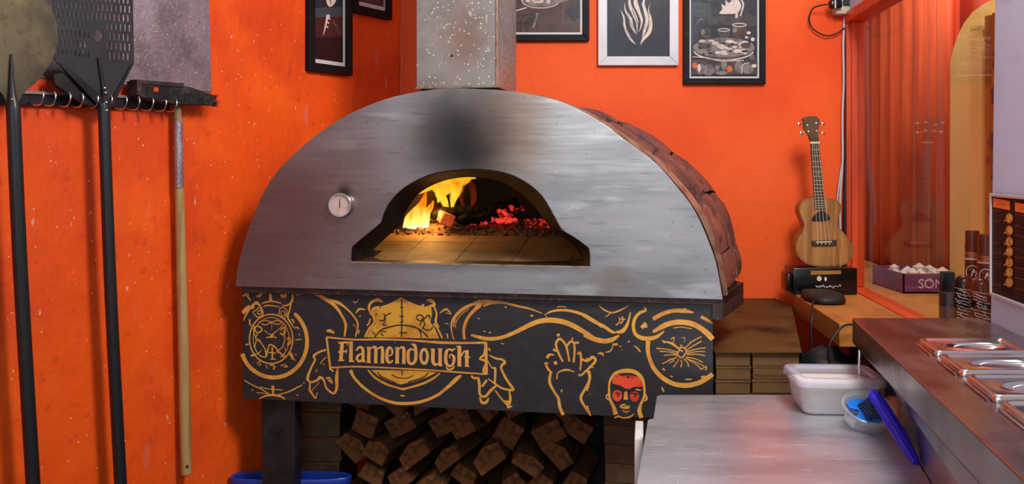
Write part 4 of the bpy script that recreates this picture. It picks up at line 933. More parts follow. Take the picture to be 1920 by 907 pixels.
charred('short black log end under the long charred one', 858, 413, 938, 404, 0.45, 0.48, 0.017, 2, M['char'])
charred('thin burnt stick angled upright at the back of the fire', 935, 392, 968, 372, 0.50, 0.52, 0.009, 3, M['char'], 'burnt_stick')
o = MB(); o.box((0, 0, 0), (0.052, 0.04, 0.036), None, 0.006)
for v in o.b.verts: v.co += Vector((noise.noise(v.co * 60), noise.noise(v.co * 60 + Vector((7, 0, 0))), noise.noise(v.co * 60 + Vector((0, 7, 0))))) * 0.008
o = o.build('ember_chunk', M['ember_wood'], smooth=50); o.location = fp(836, 410, 0.44); o.rotation_euler = (0.2, 0.35, 0.6); tag(o, 'pale pink half burnt wood chunk left of the red embers', 'wood chunk')
random.seed(3)
mb = MB()
def pebble(mb, c, r, sq=0.7):
    g = bmesh.ops.create_icosphere(mb.b, subdivisions=1, radius=r, matrix=Matrix.Translation(c) @ Matrix.Rotation(random.random() * 6, 4, 'Z') @ Matrix.Diagonal((random.uniform(.7, 1.6), 1, sq, 1)))
    for v in g['verts']: v.co += Vector((random.uniform(-1, 1), random.uniform(-1, 1), random.uniform(-1, 1))) * r * 0.3
for (u0, u1, v0, v1, n) in ((880, 918, 411, 419, 30), (918, 958, 402, 418, 60), (930, 950, 392, 404, 16), (945, 968, 409, 417, 16)):
    for i in range(n): pebble(mb, fp(random.uniform(u0, u1), random.uniform(v0, v1), random.uniform(0.46, 0.50)), random.uniform(0.004, 0.009))
o = mb.build('glowing_embers', M['ember'], loc=fp(930, 418, 0.48)); tag(o, 'glowing red embers under the charred log', 'embers', kind='stuff')
mb = MB()
for i in range(60): pebble(mb, fp(random.uniform(985, 1034), random.uniform(408, 426), random.uniform(0.46, 0.54)), random.uniform(0.003, 0.007))
for i in range(14): pebble(mb, fp(random.uniform(955, 985), random.uniform(385, 398), 0.5), random.uniform(0.004, 0.007))
o = mb.build('dim_embers', M['ember_dim'], loc=fp(1010, 424, 0.5)); tag(o, 'dim scattered embers at the right of the oven floor', 'embers', kind='stuff')
mb = MB()
# ash mound: low ridge across the back of the hearth
G = []
for i in range(46):
    row = []
    for j in range(14):
        aw = ac - 0.40 + 0.80 * i / 45; d = 0.40 + 0.23 * j / 13
        e = max(0, 1 - ((aw - ac) / 0.42) ** 4) * max(0, math.sin(math.pi * min(1, (d - 0.40) / 0.26)))
        z = hz(d) - 0.006 + e * (0.020 + 0.016 * noise.noise(Vector((aw * 16, d * 18, 0))))
        row.append(OV.at(aw, z, -d))
    G.append(row)
mb.loft(G, False)
for i in range(520):
    aw = random.uniform(ac - 0.36, ac + 0.36); d = 0.405 + 0.17 * random.random() ** 1.2
    e = max(0, 1 - ((aw - ac) / 0.42) ** 4) * max(0, math.sin(math.pi * min(1, (d - 0.40) / 0.26)))
    pebble(mb, OV.at(aw, hz(d) + e * 0.022, -d), random.uniform(0.002, 0.0068))
o = mb.build('ash_bed', M['ash'], loc=OV.at(ac, 1.24, -0.4), smooth=50); tag(o, 'bed of ash and wood chips behind the oven floor tiles', 'ash', kind='stuff')

# ---------------------------------------------------------------- left wall tools
WL = LW
def slab(name, pl, pts, off, th, m, parent=None, **k):
    A_ = [pl.hit(x, y, off) for x, y in pts]; return MB().prism(A_, [p - pl.N * th for p in A_]).build(name, m, parent, **k)
sheet = slab('steel_splash_sheet', WL, [(-260, -260), (386, -200), (397, 172), (-260, 118)], 0.004, 0.0035, M['galv_sheet'], loc=WL.hit(200, 160, 0))
tag(sheet, 'oil spattered galvanised sheet fixed to the left wall behind the peels', 'metal sheet')
rail = thing('hook_rail', 'steel rail of wire hooks on the left wall below the metal sheet', 'rail', WL.hit(160, 195, 0))
A_ = [WL.hit(-120, 167, 0.014), WL.hit(318, 186, 0.014), WL.hit(318, 207, 0.014), WL.hit(-120, 191, 0.014)]
MB().prism(A_, [p - WL.N * 0.0135 for p in A_]).build('back_plate', M['black_steel'], rail, bev=0.001)
A_ = [WL.hit(-120, 163, 0.020), WL.hit(318, 182, 0.020), WL.hit(318, 187, 0.020), WL.hit(-120, 168, 0.020)]
MB().prism(A_, [p - WL.N * 0.02 for p in A_]).build('front_strip', M['galv'], rail)
for i, x in enumerate((-30, 8, 55, 78, 106, 130, 158, 184, 212, 236, 262, 286, 306)):
    y = 191 + (x - 55) * 0.05
    b = WL.hit(x, y, 0.014); U_ = WL.U; Nn = WL.N; Z = Vector((0, 0, 1))
    pts = [b, b + Nn * 0.02 - Z * 0.008, b + Nn * 0.045 - Z * 0.006, b + Nn * 0.055 + Z * 0.012, b + Nn * 0.05 + Z * 0.024]
    pts = [Vector(p) for p in smooth_pts([tuple(p) for p in pts], 4)]
    MB().tube(pts, 0.0022, 6).build('hook', M['chrome'], rail, smooth=60)

def peel_plane(off): return off
# round peel, nearest the left edge
D0 = 0.075
rp = thing('pizza_peel', 'round tarnished metal peel hanging at the far left', 'peel', WL.hit(60, 900, D0), 'pizza peels on the left wall')
del rp['group']
cx, cy = 24, 66
discpts = smooth_pts([(24, -28), (66, -14), (97, 18), (109, 62), (100, 110), (72, 150), (46, 174), (38, 186), (32, 200), (16, 200), (10, 186), (0, 172), (-34, 146), (-56, 108), (-64, 62), (-50, 14), (-18, -18)], 4, True)
A_ = [WL.hit(x, y, D0) for x, y in discpts]
MB().prism(A_, [p - WL.N * 0.0025 for p in A_]).build('blade', M['bronze_peel'], rp, bev=0.0008)
hpts = [(22, 100, 1.5), (22, 125, 3.2), (22, 150, 4.2), (23, 178, 7), (25, 200, 12), (26, 230, 13), (38, 500, 13), (62, 905, 13), (66, 960, 13)]
q = smooth_pts(hpts, 3); pts = [WL.hit(x, y, D0 + 0.006) for x, y, r in q]
Yh = 2.2
MB().tube(pts, [max(0.001, r * p.y / S) for (x, y, r), p in zip(q, pts)], 14).build('handle', M['black_handle'], rp, smooth=50)
q = WL.hit(23, 186, D0 + 0.02); MB().box(q, (0.006, 0.006, 0.006), None, 0.002).build('rivet', M['brass'], rp)
# perforated peel
D1 = 0.062
pp = thing('perforated_peel', 'black perforated peel with slotted rectangular blade and long handle', 'peel', WL.hit(225, 900, D1))
def band(y): return lambda x: y + (x - 110) * 0.075
Lx = lambda y: 96 + (y + 60) * 0.033
Rx_ = lambda y: 248 + (y + 60) * 0.018
mb = MB()
def cell(xa, xb, y0, y1):
    f0, f1 = band(y0), band(y1)
    mb.face([WL.hit(xa, f0(xa), D1), WL.hit(xb, f0(xb), D1), WL.hit(xb, f1(xb), D1), WL.hit(xa, f1(xa), D1)])
ys = [-72]; slots = {}
for r, y in enumerate((-58, -42, -26, -9, 8, 25, 43, 61, 79, 97)):
    ys += [y - 6.3, y + 6.3]; slots[y - 6.3] = (r, y)
ys.append(104.5)
B0, B1 = 43 - 6.3 + 12.6, 79 - 6.3      # block that carries the round hole
for i in range(len(ys) - 1):
    y0, y1 = ys[i], ys[i + 1]; op = []
    hole = B0 - 0.1 <= y0 and y1 <= B1 + 0.1
    if hole: op.append((169, 198))
    if y0 in slots:
        r, y = slots[y0]; x = 107 if r % 2 else 110
        while x < 244:
            if not ((y >= 43 and 166 < x < 201)): op.append((x - 1.8, x + 1.8))
            x += 8.3
    op.sort(); ym = (y0 + y1) / 2; cx0 = Lx(ym)
    for a_, b_ in op: cell(cx0, a_, y0, y1); cx0 = b_
    cell(cx0, Rx_(ym), y0, y1)
hc = (183.5, band((B0 + B1) / 2)(183.5))
blk = [(169, band(B0)(169)), (198, band(B0)(198)), (198, band(B1)(198)), (169, band(B1)(169))]
ag = sorted([2 * math.pi * k / 24 for k in range(24)] + [math.atan2(q[1] - hc[1], q[0] - hc[0]) % (2 * math.pi) for q in blk])
mb.loft([[WL.hit(x, y, D1) for x, y in polar(blk, hc, ag)], [WL.hit(hc[0] + 9.5 * math.cos(a), hc[1] + 10.5 * math.sin(a), D1) for a in ag]], True, (False, False))
f_ = band(104.5)
mb.face([WL.hit(x, y, D1) for x, y in ((Lx(104), f_(Lx(104))), (Rx_(104), f_(Rx_(104))), (250, 122), (243, 134), (215, 190), (207, 205), (188, 205), (178, 186), (118, 128), (104, 115))])
bl_ = mb.build('slotted_blade', M['black_peel'], pp); md = bl_.modifiers.new('thick', 'SOLIDIFY'); md.thickness = 0.002; md.offset = 0
def pxtube(mb, pl, pts, off, n=12, k=1.0):
    q = smooth_pts(pts, 3); w_ = [pl.hit(a, b, off) for a, b, r in q]; mb.tube(w_, [max(0.0006, r * p.y / S * k) for (a, b, r), p in zip(q, w_)], n); return mb
pxtube(MB(), WL, [(185, 108, 2.5), (188, 130, 3.2), (193, 160, 4), (196, 190, 5)], D1 + 0.004).build('spine_rib', M['black_steel'], pp, smooth=50)
slab('folded_edge', WL, [(110, 118), (124, 122), (192, 182), (196, 206), (184, 196), (176, 188)], D1 + 0.006, 0.006, M['black_steel'], pp)
slab('folded_edge', WL, [(244, 124), (250, 118), (214, 196), (204, 206), (204, 196)], D1 + 0.006, 0.006, M['black_steel'], pp)
slab('clamp_wing', WL, [(100, 140), (120, 136), (190, 190), (186, 205), (150, 190), (104, 158)], D1 - 0.004, 0.012, M['black_steel'], pp)
pxtube(MB(), WL, [(192, 192, 9), (195, 215, 11), (198, 300, 11), (208, 560, 11.3), (226, 905, 11.5), (229, 960, 11.5)], D1 + 0.006, 14).build('handle', M['black_handle'], pp, smooth=50)
for x, y in ((196, 165), (198, 174), (199, 192), (200, 207)):
    c = WL.hit(x, y, D1 + 0.014 + (0.004 if y > 190 else 0)); g = MB(); bmesh.ops.create_uvsphere(g.b, u_segments=10, v_segments=6, radius=0.0038, matrix=Matrix.Translation(c)); g.build('rivet', M['chrome'], pp, smooth=60)
# brush
D2 = 0.05
br = thing('oven_brush', 'wooden-handled oven brush with sooty black bristle head, hung head up', 'brush', WL.hit(349, 890, D2))
q = [(332, 194, 7), (333, 222, 8), (334, 228, 8.5), (336, 330, 8.5), (340, 500, 9.2), (345, 700, 10), (349, 870, 10.6), (349.5, 886, 9), (350, 890, 5)]
pxtube(MB(), WL, q, D2 - 0.02, 14).build('handle', M['wood_handle'], br, smooth=50)
pxtube(MB(), WL, [(334, 228, 8.2), (335, 290, 8.4), (336, 352, 8.7)], D2 - 0.02 + 0.0015, 14).build('metal_sleeve', M['galv_sheet'], br, smooth=50)
c = WL.hit(351, 874, D2 - 0.02 + 0.0135); g = MB(); bmesh.ops.create_uvsphere(g.b, u_segments=12, v_segments=6, radius=0.0045, matrix=Matrix.Translation(c)); g.build('hanging_hole', M['ink'], br)
A_ = [WL.hit(x, y, D2 + 0.014) for x, y in ((258, 151), (300, 153), (358, 163), (402, 178), (402, 197), (330, 196), (262, 182))]
MB().prism(A_, [p - WL.N * 0.046 for p in A_]).build('head_block', M['soot'], br, bev=0.003)
A_ = [WL.hit(x, y, D2 + 0.018) for x, y in ((257, 149), (345, 156), (345, 163), (266, 157), (264, 178), (257, 178))]
MB().prism(A_, [p - WL.N * 0.03 for p in A_]).build('head_plate', M['brown_steel'], br)
slab('scraper_plate', WL, [(275, 161), (318, 163), (318, 186), (277, 183)], D2 + 0.0175, 0.0035, M['black_steel'], br)
slab('scraper_window', WL, [(288, 163), (297, 164), (297, 172), (288, 171)], D2 + 0.0182, 0.002, M['stile'], br)
mb = MB(); random.seed(8)
for i in range(900):
    u = random.uniform(320, 404); v0 = 168 + (u - 320) * 0.14 + random.uniform(0, 20 - 0)
    b = WL.hit(u, v0, D2 + random.uniform(-0.03, 0.015)); d = (WL.N * random.uniform(0.3, 1) + WL.U * random.uniform(-0.3, 0.9 if u > 385 else 0.3) + Vector((0, 0, random.uniform(-0.5, 0.5)))).normalized()
    e = b + d * random.uniform(0.008, 0.019); q = d.cross(Vector((0, 0, 1))).normalized() * 0.0009
    mb.face([b - q, b + q, e]); z = Vector((0, 0, 0.0009)); mb.face([b - z, b + z, e])
o = mb.build('bristles', M['bristle'], br, fix=False); o['kind'] = 'stuff'

# ---------------------------------------------------------------- pictures
def picture(pl, name, label, u0, u1, vb, fw, fm, mount_px, ztop, th=0.022):
    """u0,u1 frame edges and vb bottom row in photo pixels; returns thing and the print rectangle in wall coordinates"""
    a0_, a1_ = pl.a(u0, th), pl.a(u1, th); z0 = pl.hit(u1, vb, th).z
    t = thing(name, label, 'picture', pl.at((a0_ + a1_) / 2, z0, 0))
    def pr(q): return MB().prism(q[0], q[1])
    def rail_(pts, nm='frame_rail'):
        A_ = [pl.at(a, z, th) for a, z in pts]; MB().prism(A_, [p - pl.N * (th - 0.0005) for p in A_]).build(nm, fm, t, bev=0.002)
    z1 = ztop
    rail_([(a0_, z0), (a1_, z0), (a1_ - fw, z0 + fw), (a0_ + fw, z0 + fw)])
    rail_([(a0_, z1), (a0_ + fw, z1 - fw), (a1_ - fw, z1 - fw), (a1_, z1)])
    rail_([(a0_, z0), (a0_ + fw, z0 + fw), (a0_ + fw, z1 - fw), (a0_, z1)])
    rail_([(a1_, z0), (a1_, z1), (a1_ - fw, z1 - fw), (a1_ - fw, z0 + fw)])
    i0, i1, j0, j1 = a0_ + fw + 0.0003, a1_ - fw - 0.0003, z0 + fw + 0.0003, z1 - fw - 0.0003
    MB().plank(pl, i0, i1, j0, j1, 0.001, 0.010).build('mount', M['mount'], t)
    return t, (i0 + mount_px, i1 - mount_px, j0 + mount_px, j1 - mount_px)
class Art:
    def __init__(s, pl, rect, parent, base, off=0.0105):
        s.pl, s.r, s.t, s.off, s.k = pl, rect, parent, off, 0
        s.pr = MB().plank(pl, rect[0], rect[1], rect[2], rect[3], 0.009, off).build('print', base, parent)
    def w(s, x, y):
        p = s.pl.hit(x, y, s.off); a = (p - s.pl.o).dot(s.pl.U)
        return s.pl.at(min(max(a, s.r[0]), s.r[1]), min(max(p.z, s.r[2]), s.r[3]), s.off + 0.0002 + 0.00006 * s.k)
    def fill(s, polys, m, name='print_shape'):
        mb = MB()
        for p in polys:
            s.k += 1
            q = [s.w(x, y) for x, y in p]
            try: mb.face(q)
            except ValueError: pass
        mb.build(name, m, s.pr, fix=False)['kind'] = 'stuff'
    def line(s, items, m, name='print_line'):
        mb = MB(); mb.nrm = s.pl.N
        for pts, wd in items:
            s.k += 1; ww = wd
            if len(pts) > 2: 
                if isinstance(wd, (list, tuple)):
                    q = smooth_pts([(a, b, c) for (a, b), c in zip(pts, wd)], 4); pts = [(a, b) for a, b, c in q]; ww = [max(0.1, c) for a, b, c in q]
                else: pts = smooth_pts(pts, 4)
            P_ = [s.w(x, y) for x, y in pts]; sc_ = P_[0].y / S
            mb.ribbon(P_, [k * sc_ for k in ww] if isinstance(ww, (list, tuple)) else ww * sc_)
        mb.build(name, m, s.pr, fix=False)['kind'] = 'stuff'
ZT = 2.42
# tall picture on left wall
t, r = picture(LW, 'framed_print', 'tall narrow black-framed dark print with a pale hand, on the left wall', 581, 662, 142, 0.028, M['frame_black'], 0.0, ZT)
r = (r[0], r[1] - 0.012, r[2] + 0.014, r[3])
A = Art(LW, r, t, M['print_maroon'])
A.fill([[(590, -200), (660, -200), (660, 16), (590, 14)]], M['print_dark']); A.fill([[(590, 15), (660, 17), (660, 35), (590, 33)]], M['print_slate']); A.fill([[(590, 70), (660, 72), (660, 130), (590, 130)]], M['print_maroon_dark'])
A.fill([smooth_pts([(609, -20), (612, 4), (618, 13), (626, 8), (631, -4), (630, -22)], 3)], M['print_blush'])
A.line([([(614, 28), (611, 45), (606, 66)], [6, 5, 1]), ([(613, 33), (619, 36)], 3), ([(612, 40), (617, 44)], 3), ([(610, 47), (615, 52)], 3), ([(616, 27), (617, 33)], 4)], M['print_blush'])
A.line([([(624, 36), (628, 46), (634, 50)], 0.9), ([(624, 40), (630, 52), (637, 66)], 0.9)], M['print_grey']); A.line([([(619, 0), (620, 8)], [3, 1])], M['ink'])
t, r = picture(LW, 'framed_print', 'black-framed brown print partly seen beside the wall corner', 664, 736, 38, 0.028, M['frame_black'], 0.004, ZT)
A = Art(LW, (r[0], r[1] - 0.006, r[2] + 0.012, r[3]), t, M['print_brown'])
t, r = picture(BW, 'framed_print', 'black-framed dark print half hidden behind the chimney duct', 925, 1105, 76.5, 0.024, M['frame_black'], 0.009, ZT)
A = Art(BW, r, t, M['print_brown'])
A.fill([ell(1014, -1, 36, 13.5, 30)], M['print_grey']); A.line([([(x, y) for x, y in ell(1014, 0, 36, 15, 30, -10, 200)], 1.6)], M['print_blush']); A.line([([(988, 14), (968, 20)], 2)], M['print_blush'])
random.seed(6)
A.fill([ell(1014 + random.uniform(-24, 24), random.uniform(-8, 7), 4, 2.5, 9) for _ in range(12)], M['print_blush'])
A.fill([[(1040, 8), (1092, -6), (1092, -40), (1044, -6)]], M['print_grey'])
A.line([([(970, 30), (1000, 28), (1008, 52)], 1), ([(976, 60), (978, 36), (988, 28)], 1), ([(990, 60), (986, 40), (1000, 34)], 1), ([(968, 44), (1004, 40)], 1)], M['print_line'])
A.line([([(1054, 44), (1056, 18), (1060, 12)], 0.7), ([(1054, 44), (1092, 36)], 0.7), ([(1000, 52), (1008, 24)], 4)], M['print_grey'])
A.fill([[(1060, 18), (1088, 10), (1092, 34), (1076, 40)]], M['print_dark'])
t, r = picture(BW, 'framed_print', 'white-framed drawing of pale flame strands on a dark ground', 1121.5, 1272.5, 122.5, 0.034, M['frame_white'], 0.0, ZT)
A = Art(BW, r, t, M['print_navy'])
F = lambda x, y: (960 + x / 5.818, y / 5.818)
def fl(pts, wd): return ([F(x, y) for x, y in pts], [0.70 * k / 5.818 for k in wd])
FW = 0.72
A.line([fl([(1185, 110), (1220, 190), (1232, 300), (1290, 420), (1352, 485)], [4, 26, 34, 36, 3]), fl([(1235, 30), (1235, 110), (1290, 200), (1310, 290), (1355, 375)], [3, 22, 44, 42, 3]),
        fl([(1290, -60), (1282, 40), (1320, 130), (1362, 230), (1365, 270), (1362, 370)], [20, 44, 60, 44, 26, 3]), fl([(1350, -60), (1350, 40), (1392, 140), (1418, 240), (1385, 350)], [20, 66, 54, 36, 3]),
        fl([(1460, -40), (1432, 40), (1450, 110), (1475, 220), (1450, 320), (1420, 410)], [10, 40, 48, 56, 50, 4]), fl([(1505, 40), (1490, 110), (1512, 220), (1500, 340), (1430, 430), (1400, 490)], [3, 14, 46, 60, 40, 3])], M['print_blush'])
A.line([fl([(1250, 120), (1300, 250), (1320, 330)], [3, 8, 3]), fl([(1300, 0), (1320, 120), (1370, 250), (1375, 300)], [6, 8, 12, 3]), fl([(1390, 0), (1400, 110), (1432, 220), (1400, 330)], [6, 10, 8, 3]), fl([(1230, 300), (1270, 380), (1330, 450)], [3, 6, 2]), fl([(1500, 120), (1490, 240), (1460, 360)], [3, 6, 2])], M['print_line'])
t, r = picture(BW, 'framed_print', 'large black-framed pizza and pots print on the right of the back wall', 1282, 1436, 157.5, 0.022, M['frame_black'], 0.007, ZT)
A = Art(BW, r, t, M['print_dark'])
G_ = lambda x, y: (1270 + x / 5.333, y / 5.333)
gl = lambda L: [G_(x, y) for x, y in L]
A.fill([gl([(145, 30), (330, 30), (345, 180), (140, 170)])], M['print_slate']); A.fill([gl([(300, 170), (790, 150), (790, 260), (300, 240)])], M['print_grey_dark'])
A.fill([gl(smooth_pts([(420, 135), (450, 90), (440, 40), (480, 60), (480, 0), (520, 30), (560, -30), (610, 0), (640, 60), (600, 130), (500, 140)], 3, True))], M['print_blush'])
A.line([(gl([(600, -40), (600, 60), (590, 180)]), 5), (gl([(640, 0), (660, 50), (630, 160)]), 3)], M['print_blush'])
A.line([(gl([(160, 40), (260, 42)]), 0.9), (gl([(165, 108), (260, 110)]), 0.9), (gl([(270, 30), (265, 160)]), 0.7), (gl([(190, 240), (240, 180)]), 1.6), (gl([(160, 190), (230, 200), (280, 180)]), 1)], M['print_grey'])
for (x, y, rx, ry, mm) in ((285, 330, 55, 55, 'print_grey_dark'), (465, 330, 60, 52, 'print_grey_dark'), (620, 310, 76, 76, 'print_brown')):
    A.fill([gl(ell(x, y, rx, ry, 22))], M[mm])
A.line([(gl(ell(620, 250, 68, 16, 20)) + [G_(688, 250)], 1.6), (gl(ell(465, 300, 58, 14, 20)) + [G_(523, 300)], 1.3)], M['print_blush'])
A.fill([gl(ell(255, 320, 20, 30, 12)), gl(ell(575, 300, 22, 26, 12))], M['print_grey'])
A.fill([gl(ell(460, 520, 300, 90, 30)), ], M['print_grey_dark'])
A.fill([gl(ell(465, 475, 308, 98, 34))], M['print_grey']); A.line([(gl(ell(465, 500, 300, 100, 30, 10, 175)), [0.5] + [2.4] * 28 + [0.5])], M['print_blush'])
random.seed(2)
A.fill([gl(ell(random.uniform(230, 700), random.uniform(405, 540), random.uniform(18, 50), random.uniform(8, 20), 10)) for _ in range(22)], M['print_blush'])
A.fill([gl(ell(random.uniform(220, 720), random.uniform(400, 550), random.uniform(12, 40), random.uniform(5, 12), 9)) for _ in range(16)], M['print_line'])
A.fill([gl(ell(275, 460, 60, 24, 18)), gl(ell(680, 455, 52, 28, 18))], M['print_grey_dark'])
A.fill([gl([(140, 600), (800, 600), (800, 745), (140, 745)])], M['print_grey_dark'])
A.fill([gl(ell(x, y, rx, ry, 14)) for x, y, rx, ry in ((230, 690, 42, 55), (310, 700, 60, 60), (400, 680, 22, 32), (465, 650, 30, 50), (610, 670, 40, 60), (700, 690, 60, 50), (745, 575, 28, 30), (440, 730, 60, 22))], M['print_grey'])
A.fill([gl(ell(520, 690, 28, 34, 14)), gl(ell(172, 655, 24, 32, 14))], M['print_orange'])
A.fill([gl(ell(x, y, rx, ry, 12)) for x, y, rx, ry in ((215, 680, 18, 40), (765, 660, 25, 18), (710, 330, 22, 16), (750, 395, 20, 20), (690, 375, 18, 14))], M['print_blush'])
A.line([(gl([(640, 740), (650, 650), (720, 630)]), 1.6), (gl([(150, 570), (300, 580), (430, 610), (660, 605)]), 1.6)], M['print_blush'])

# ---------------------------------------------------------------- ukulele on its box
D = 0.215; PW = BW
uk = thing('ukulele', 'brown wooden ukulele standing upright against the back wall', 'ukulele', PW.hit(1546, 499, D - 0.03))
body = smooth_pts([(1516, 371), (1503, 379.5), (1498, 394), (1503, 410), (1507.6, 421), (1504, 434), (1494.6, 448), (1492, 465), (1497, 481), (1512, 494), (1534, 499), (1560, 499), (1583.5, 495.6), (1596.5, 484), (1600.5, 470), (1596.5, 455), (1586, 441), (1574, 427), (1570.5, 415), (1575, 398.4), (1576, 384), (1567, 375), (1548, 370.7), (1530, 369)], 4, True)
A_ = [PW.hit(x, y, D) for x, y in body]; side = [p - PW.N * 0.05 for p in A_]
cen = sum(A_, Vector()) / len(A_)
mb = MB(); mb.loft([A_, side], True, (False, True)); mb.build('body_sides', M['uke_side'], uk, smooth=50)
mb = MB(); mb.prism([p + PW.N * 0.002 for p in A_], [p for p in A_]); mb.build('soundboard', M['uke_wood'], uk)
mb = MB(); mb.nrm = PW.N; mb.ribbon([cen + (p - cen) * 0.975 + PW.N * 0.0023 for p in A_], 0.0012, True); mb.build('edge_purfling', M['uke_dark'], uk, fix=False)
sh = smooth_pts([(1521, 412), (1528, 402), (1537, 395.5), (1545, 395.5), (1552, 402), (1557, 409.5), (1554, 413), (1540, 415), (1525, 415)], 3, True)
slab('sound_hole', PW, sh, D + 0.0028, 0.0015, M['black_hole'], uk)
mb = MB(); mb.nrm = PW.N; mb.ribbon([PW.hit(x, y, D + 0.0032) for x, y in sh], 0.0016, True); mb.build('rosette', M['uke_side'], uk, fix=False)
slab('neck', PW, [(1521, 268), (1535, 268), (1547, 378), (1529, 378)], D + 0.004, 0.018, M['uke_side'], uk, bev=0.002)
slab('fretboard', PW, [(1520, 268), (1536, 268), (1548.5, 392), (1527.5, 392)], D + 0.007, 0.005, M['uke_dark'], uk)
mb = MB(); mb.nrm = PW.N
for i in range(16):
    f = 1 - 0.5 ** ((i + 1) / 9.5); y = 268 + 124 * f * 1.42
    if y > 391: break
    k = (y - 268) / 124; mb.ribbon([PW.hit(1520 + 7.5 * k, y, D + 0.0074), PW.hit(1536 + 12.5 * k, y, D + 0.0074)], 0.0013)
mb.build('frets', M['ivory'], uk, fix=False)
for x, y in ((1530, 308), (1533.5, 325), (1530.5, 285)):
    c = PW.hit(x, y, D + 0.0075); MB().lathe([(0.0, 0), (0.0016, 0), (0.0016, 0.0006), (0, 0.0008)], 10, Matrix.Translation(c) @ Matrix.Rotation(math.pi / 2, 4, 'X'), False).build('fret_dot', M['ivory'], uk)
slab('nut', PW, [(1519, 265.5), (1537, 265.5), (1537, 269), (1519, 269)], D + 0.009, 0.006, M['ivory'], uk)
head = [(1520, 266), (1517, 255), (1507, 240), (1507, 229), (1504, 222), (1508, 220), (1513, 218.5), (1519, 217), (1524, 218.5), (1529, 217), (1533, 220), (1537, 224), (1537, 232), (1534, 250), (1536, 266)]
slab('headstock', PW, head, D + 0.004, 0.014, M['uke_head'], uk, bev=0.001)
for x0, y0, x1, y1 in ((1508, 232, 1498, 232.5), (1509, 247, 1502, 249.5), (1535, 230, 1543.5, 232), (1534, 248, 1543.5, 250)):
    mb = MB(); a = PW.hit(x0, y0, D - 0.006); b = PW.hit(x1, y1, D - 0.006); mb.tube([a, b], 0.0022, 8); mb.box(a.lerp(b, 0.95), (0.011, 0.007, 0.011), None, 0.002)
    mb.build('tuning_peg', M['chrome'], uk, smooth=40)
for x, y in ((1514, 234.5), (1516, 246.5), (1530.5, 230.5), (1531.5, 245.5)):
    c = PW.hit(x, y, D + 0.004); MB().lathe([(0.0035, 0), (0.0035, 0.001), (0.0018, 0.001), (0.0018, 0.006), (0, 0.0065)], 12, Matrix.Translation(c) @ Matrix.Rotation(math.pi / 2, 4, 'X')).build('string_post', M['chrome'], uk, smooth=40)
slab('bridge', PW, [(1522, 451.5), (1569, 449.5), (1569, 460), (1523, 461)], D + 0.010, 0.008, M['uke_dark'], uk, bev=0.0015)
slab('saddle', PW, [(1530, 453), (1560, 452), (1560, 454), (1530, 455)], D + 0.0125, 0.003, M['ivory'], uk)
for i in range(4):
    MB().tube([PW.hit(1522.5 + i * 3.7, 267, D + 0.0105), PW.hit(1533 + i * 7.5, 453, D + 0.014)], 0.0007, 5).build('string', M['string'], uk)
    c = PW.hit(1533 + i * 7.5, 457, D + 0.012); g = MB(); bmesh.ops.create_uvsphere(g.b, u_segments=8, v_segments=5, radius=0.0026, matrix=Matrix.Translation(c)); g.build('bridge_pin', M['ivory'], uk)

ZS = 1.05
yb = 3.34
bz = 1.5 - (500 - HZ) / S * 3.38
bx0 = (1487.5 - 960) / S * yb; bx1 = (1608 - 960) / S * yb
box = thing('speaker_box', 'glossy black box with a gold plate under the ukulele', 'box', ((bx0 + bx1) / 2, yb, ZS))
MB().box(((bx0 + bx1) / 2, yb + 0.055, (ZS + bz) / 2), (bx1 - bx0, 0.11, bz - ZS - 0.001), None, 0.004).build('case', M['gloss_black'], box, smooth=40)
MB().box((bx0 - 0.009, yb + 0.05, (ZS + bz) / 2 - 0.005), (0.018, 0.08, bz - ZS - 0.03), None, 0.006).build('side_pod', M['gloss_black'], box, smooth=40)
bp = Plane((0, yb), (1, 0), (0, -1))
slab('gold_plate', bp, [(1520, 507.5), (1577, 507), (1577, 513.5), (1520, 515)], 0.0022, 0.002, M['brass'], box)
mb = MB(); mb.nrm = bp.N; random.seed(9)
for i in range(11):
    x = 1530 + i * 4.4; y = 538 + random.uniform(-2, 2)
    mb.ribbon([bp.hit(x + random.uniform(-2, 2), y + random.uniform(-3, 1), 0.001), bp.hit(x + 2, y, 0.001), bp.hit(x + random.uniform(2, 5), y + random.uniform(-1, 2), 0.001)], 0.0028)
mb.build('white_scribble', M['white_ink'], box, fix=False)
MB().face; mb = MB(); mb.face([bp.hit(x, y, 0.001) for x, y in ell(1536, 522, 4.5, 5, 14)]); mb.face([bp.hit(x, y, 0.001) for x, y in ell(1548, 523, 2.5, 4, 10)]); mb.build('white_emblem', M['ivory'], box, fix=False)
# shelf
pl_ = Plane((0.9925, 3.39), (-0.104, -1), (-1, 0.104))
sx = lambda Y: 0.9925 - 0.091 * (3.39 - Y)
rx_ = lambda Y: 1.28 - 0.104 * (3.6 - Y) - 0.037
top = [(sx(3.47), 3.47), (rx_(3.47), 3.47), (rx_(2.737), 2.737), (sx(2.737), 2.737)]
o = MB().prism([Vector((x, y, ZS - 0.0005)) for x, y in top], [Vector((x, y, ZS - 0.068)) for x, y in top]).build('window_shelf', M['shelf_wood'], loc=(1.05, 3.1, ZS - 0.068), bev=0.003)
tag(o, 'tan wooden shelf below the window carrying the black box and pouch', 'shelf')
o = MB().prism([Vector((x, y, ZS - 0.0685)) for x, y in ((1.02, 2.9), (1.11, 2.9), (1.11, 2.82), (1.02, 2.82))], [Vector((x, y, 0)) for x, y in ((1.02, 2.9), (1.11, 2.9), (1.11, 2.82), (1.02, 2.82))]).build('shelf_post', M['brown_steel'])
tag(o, 'dark wooden post holding up the front of the tan shelf', 'post')
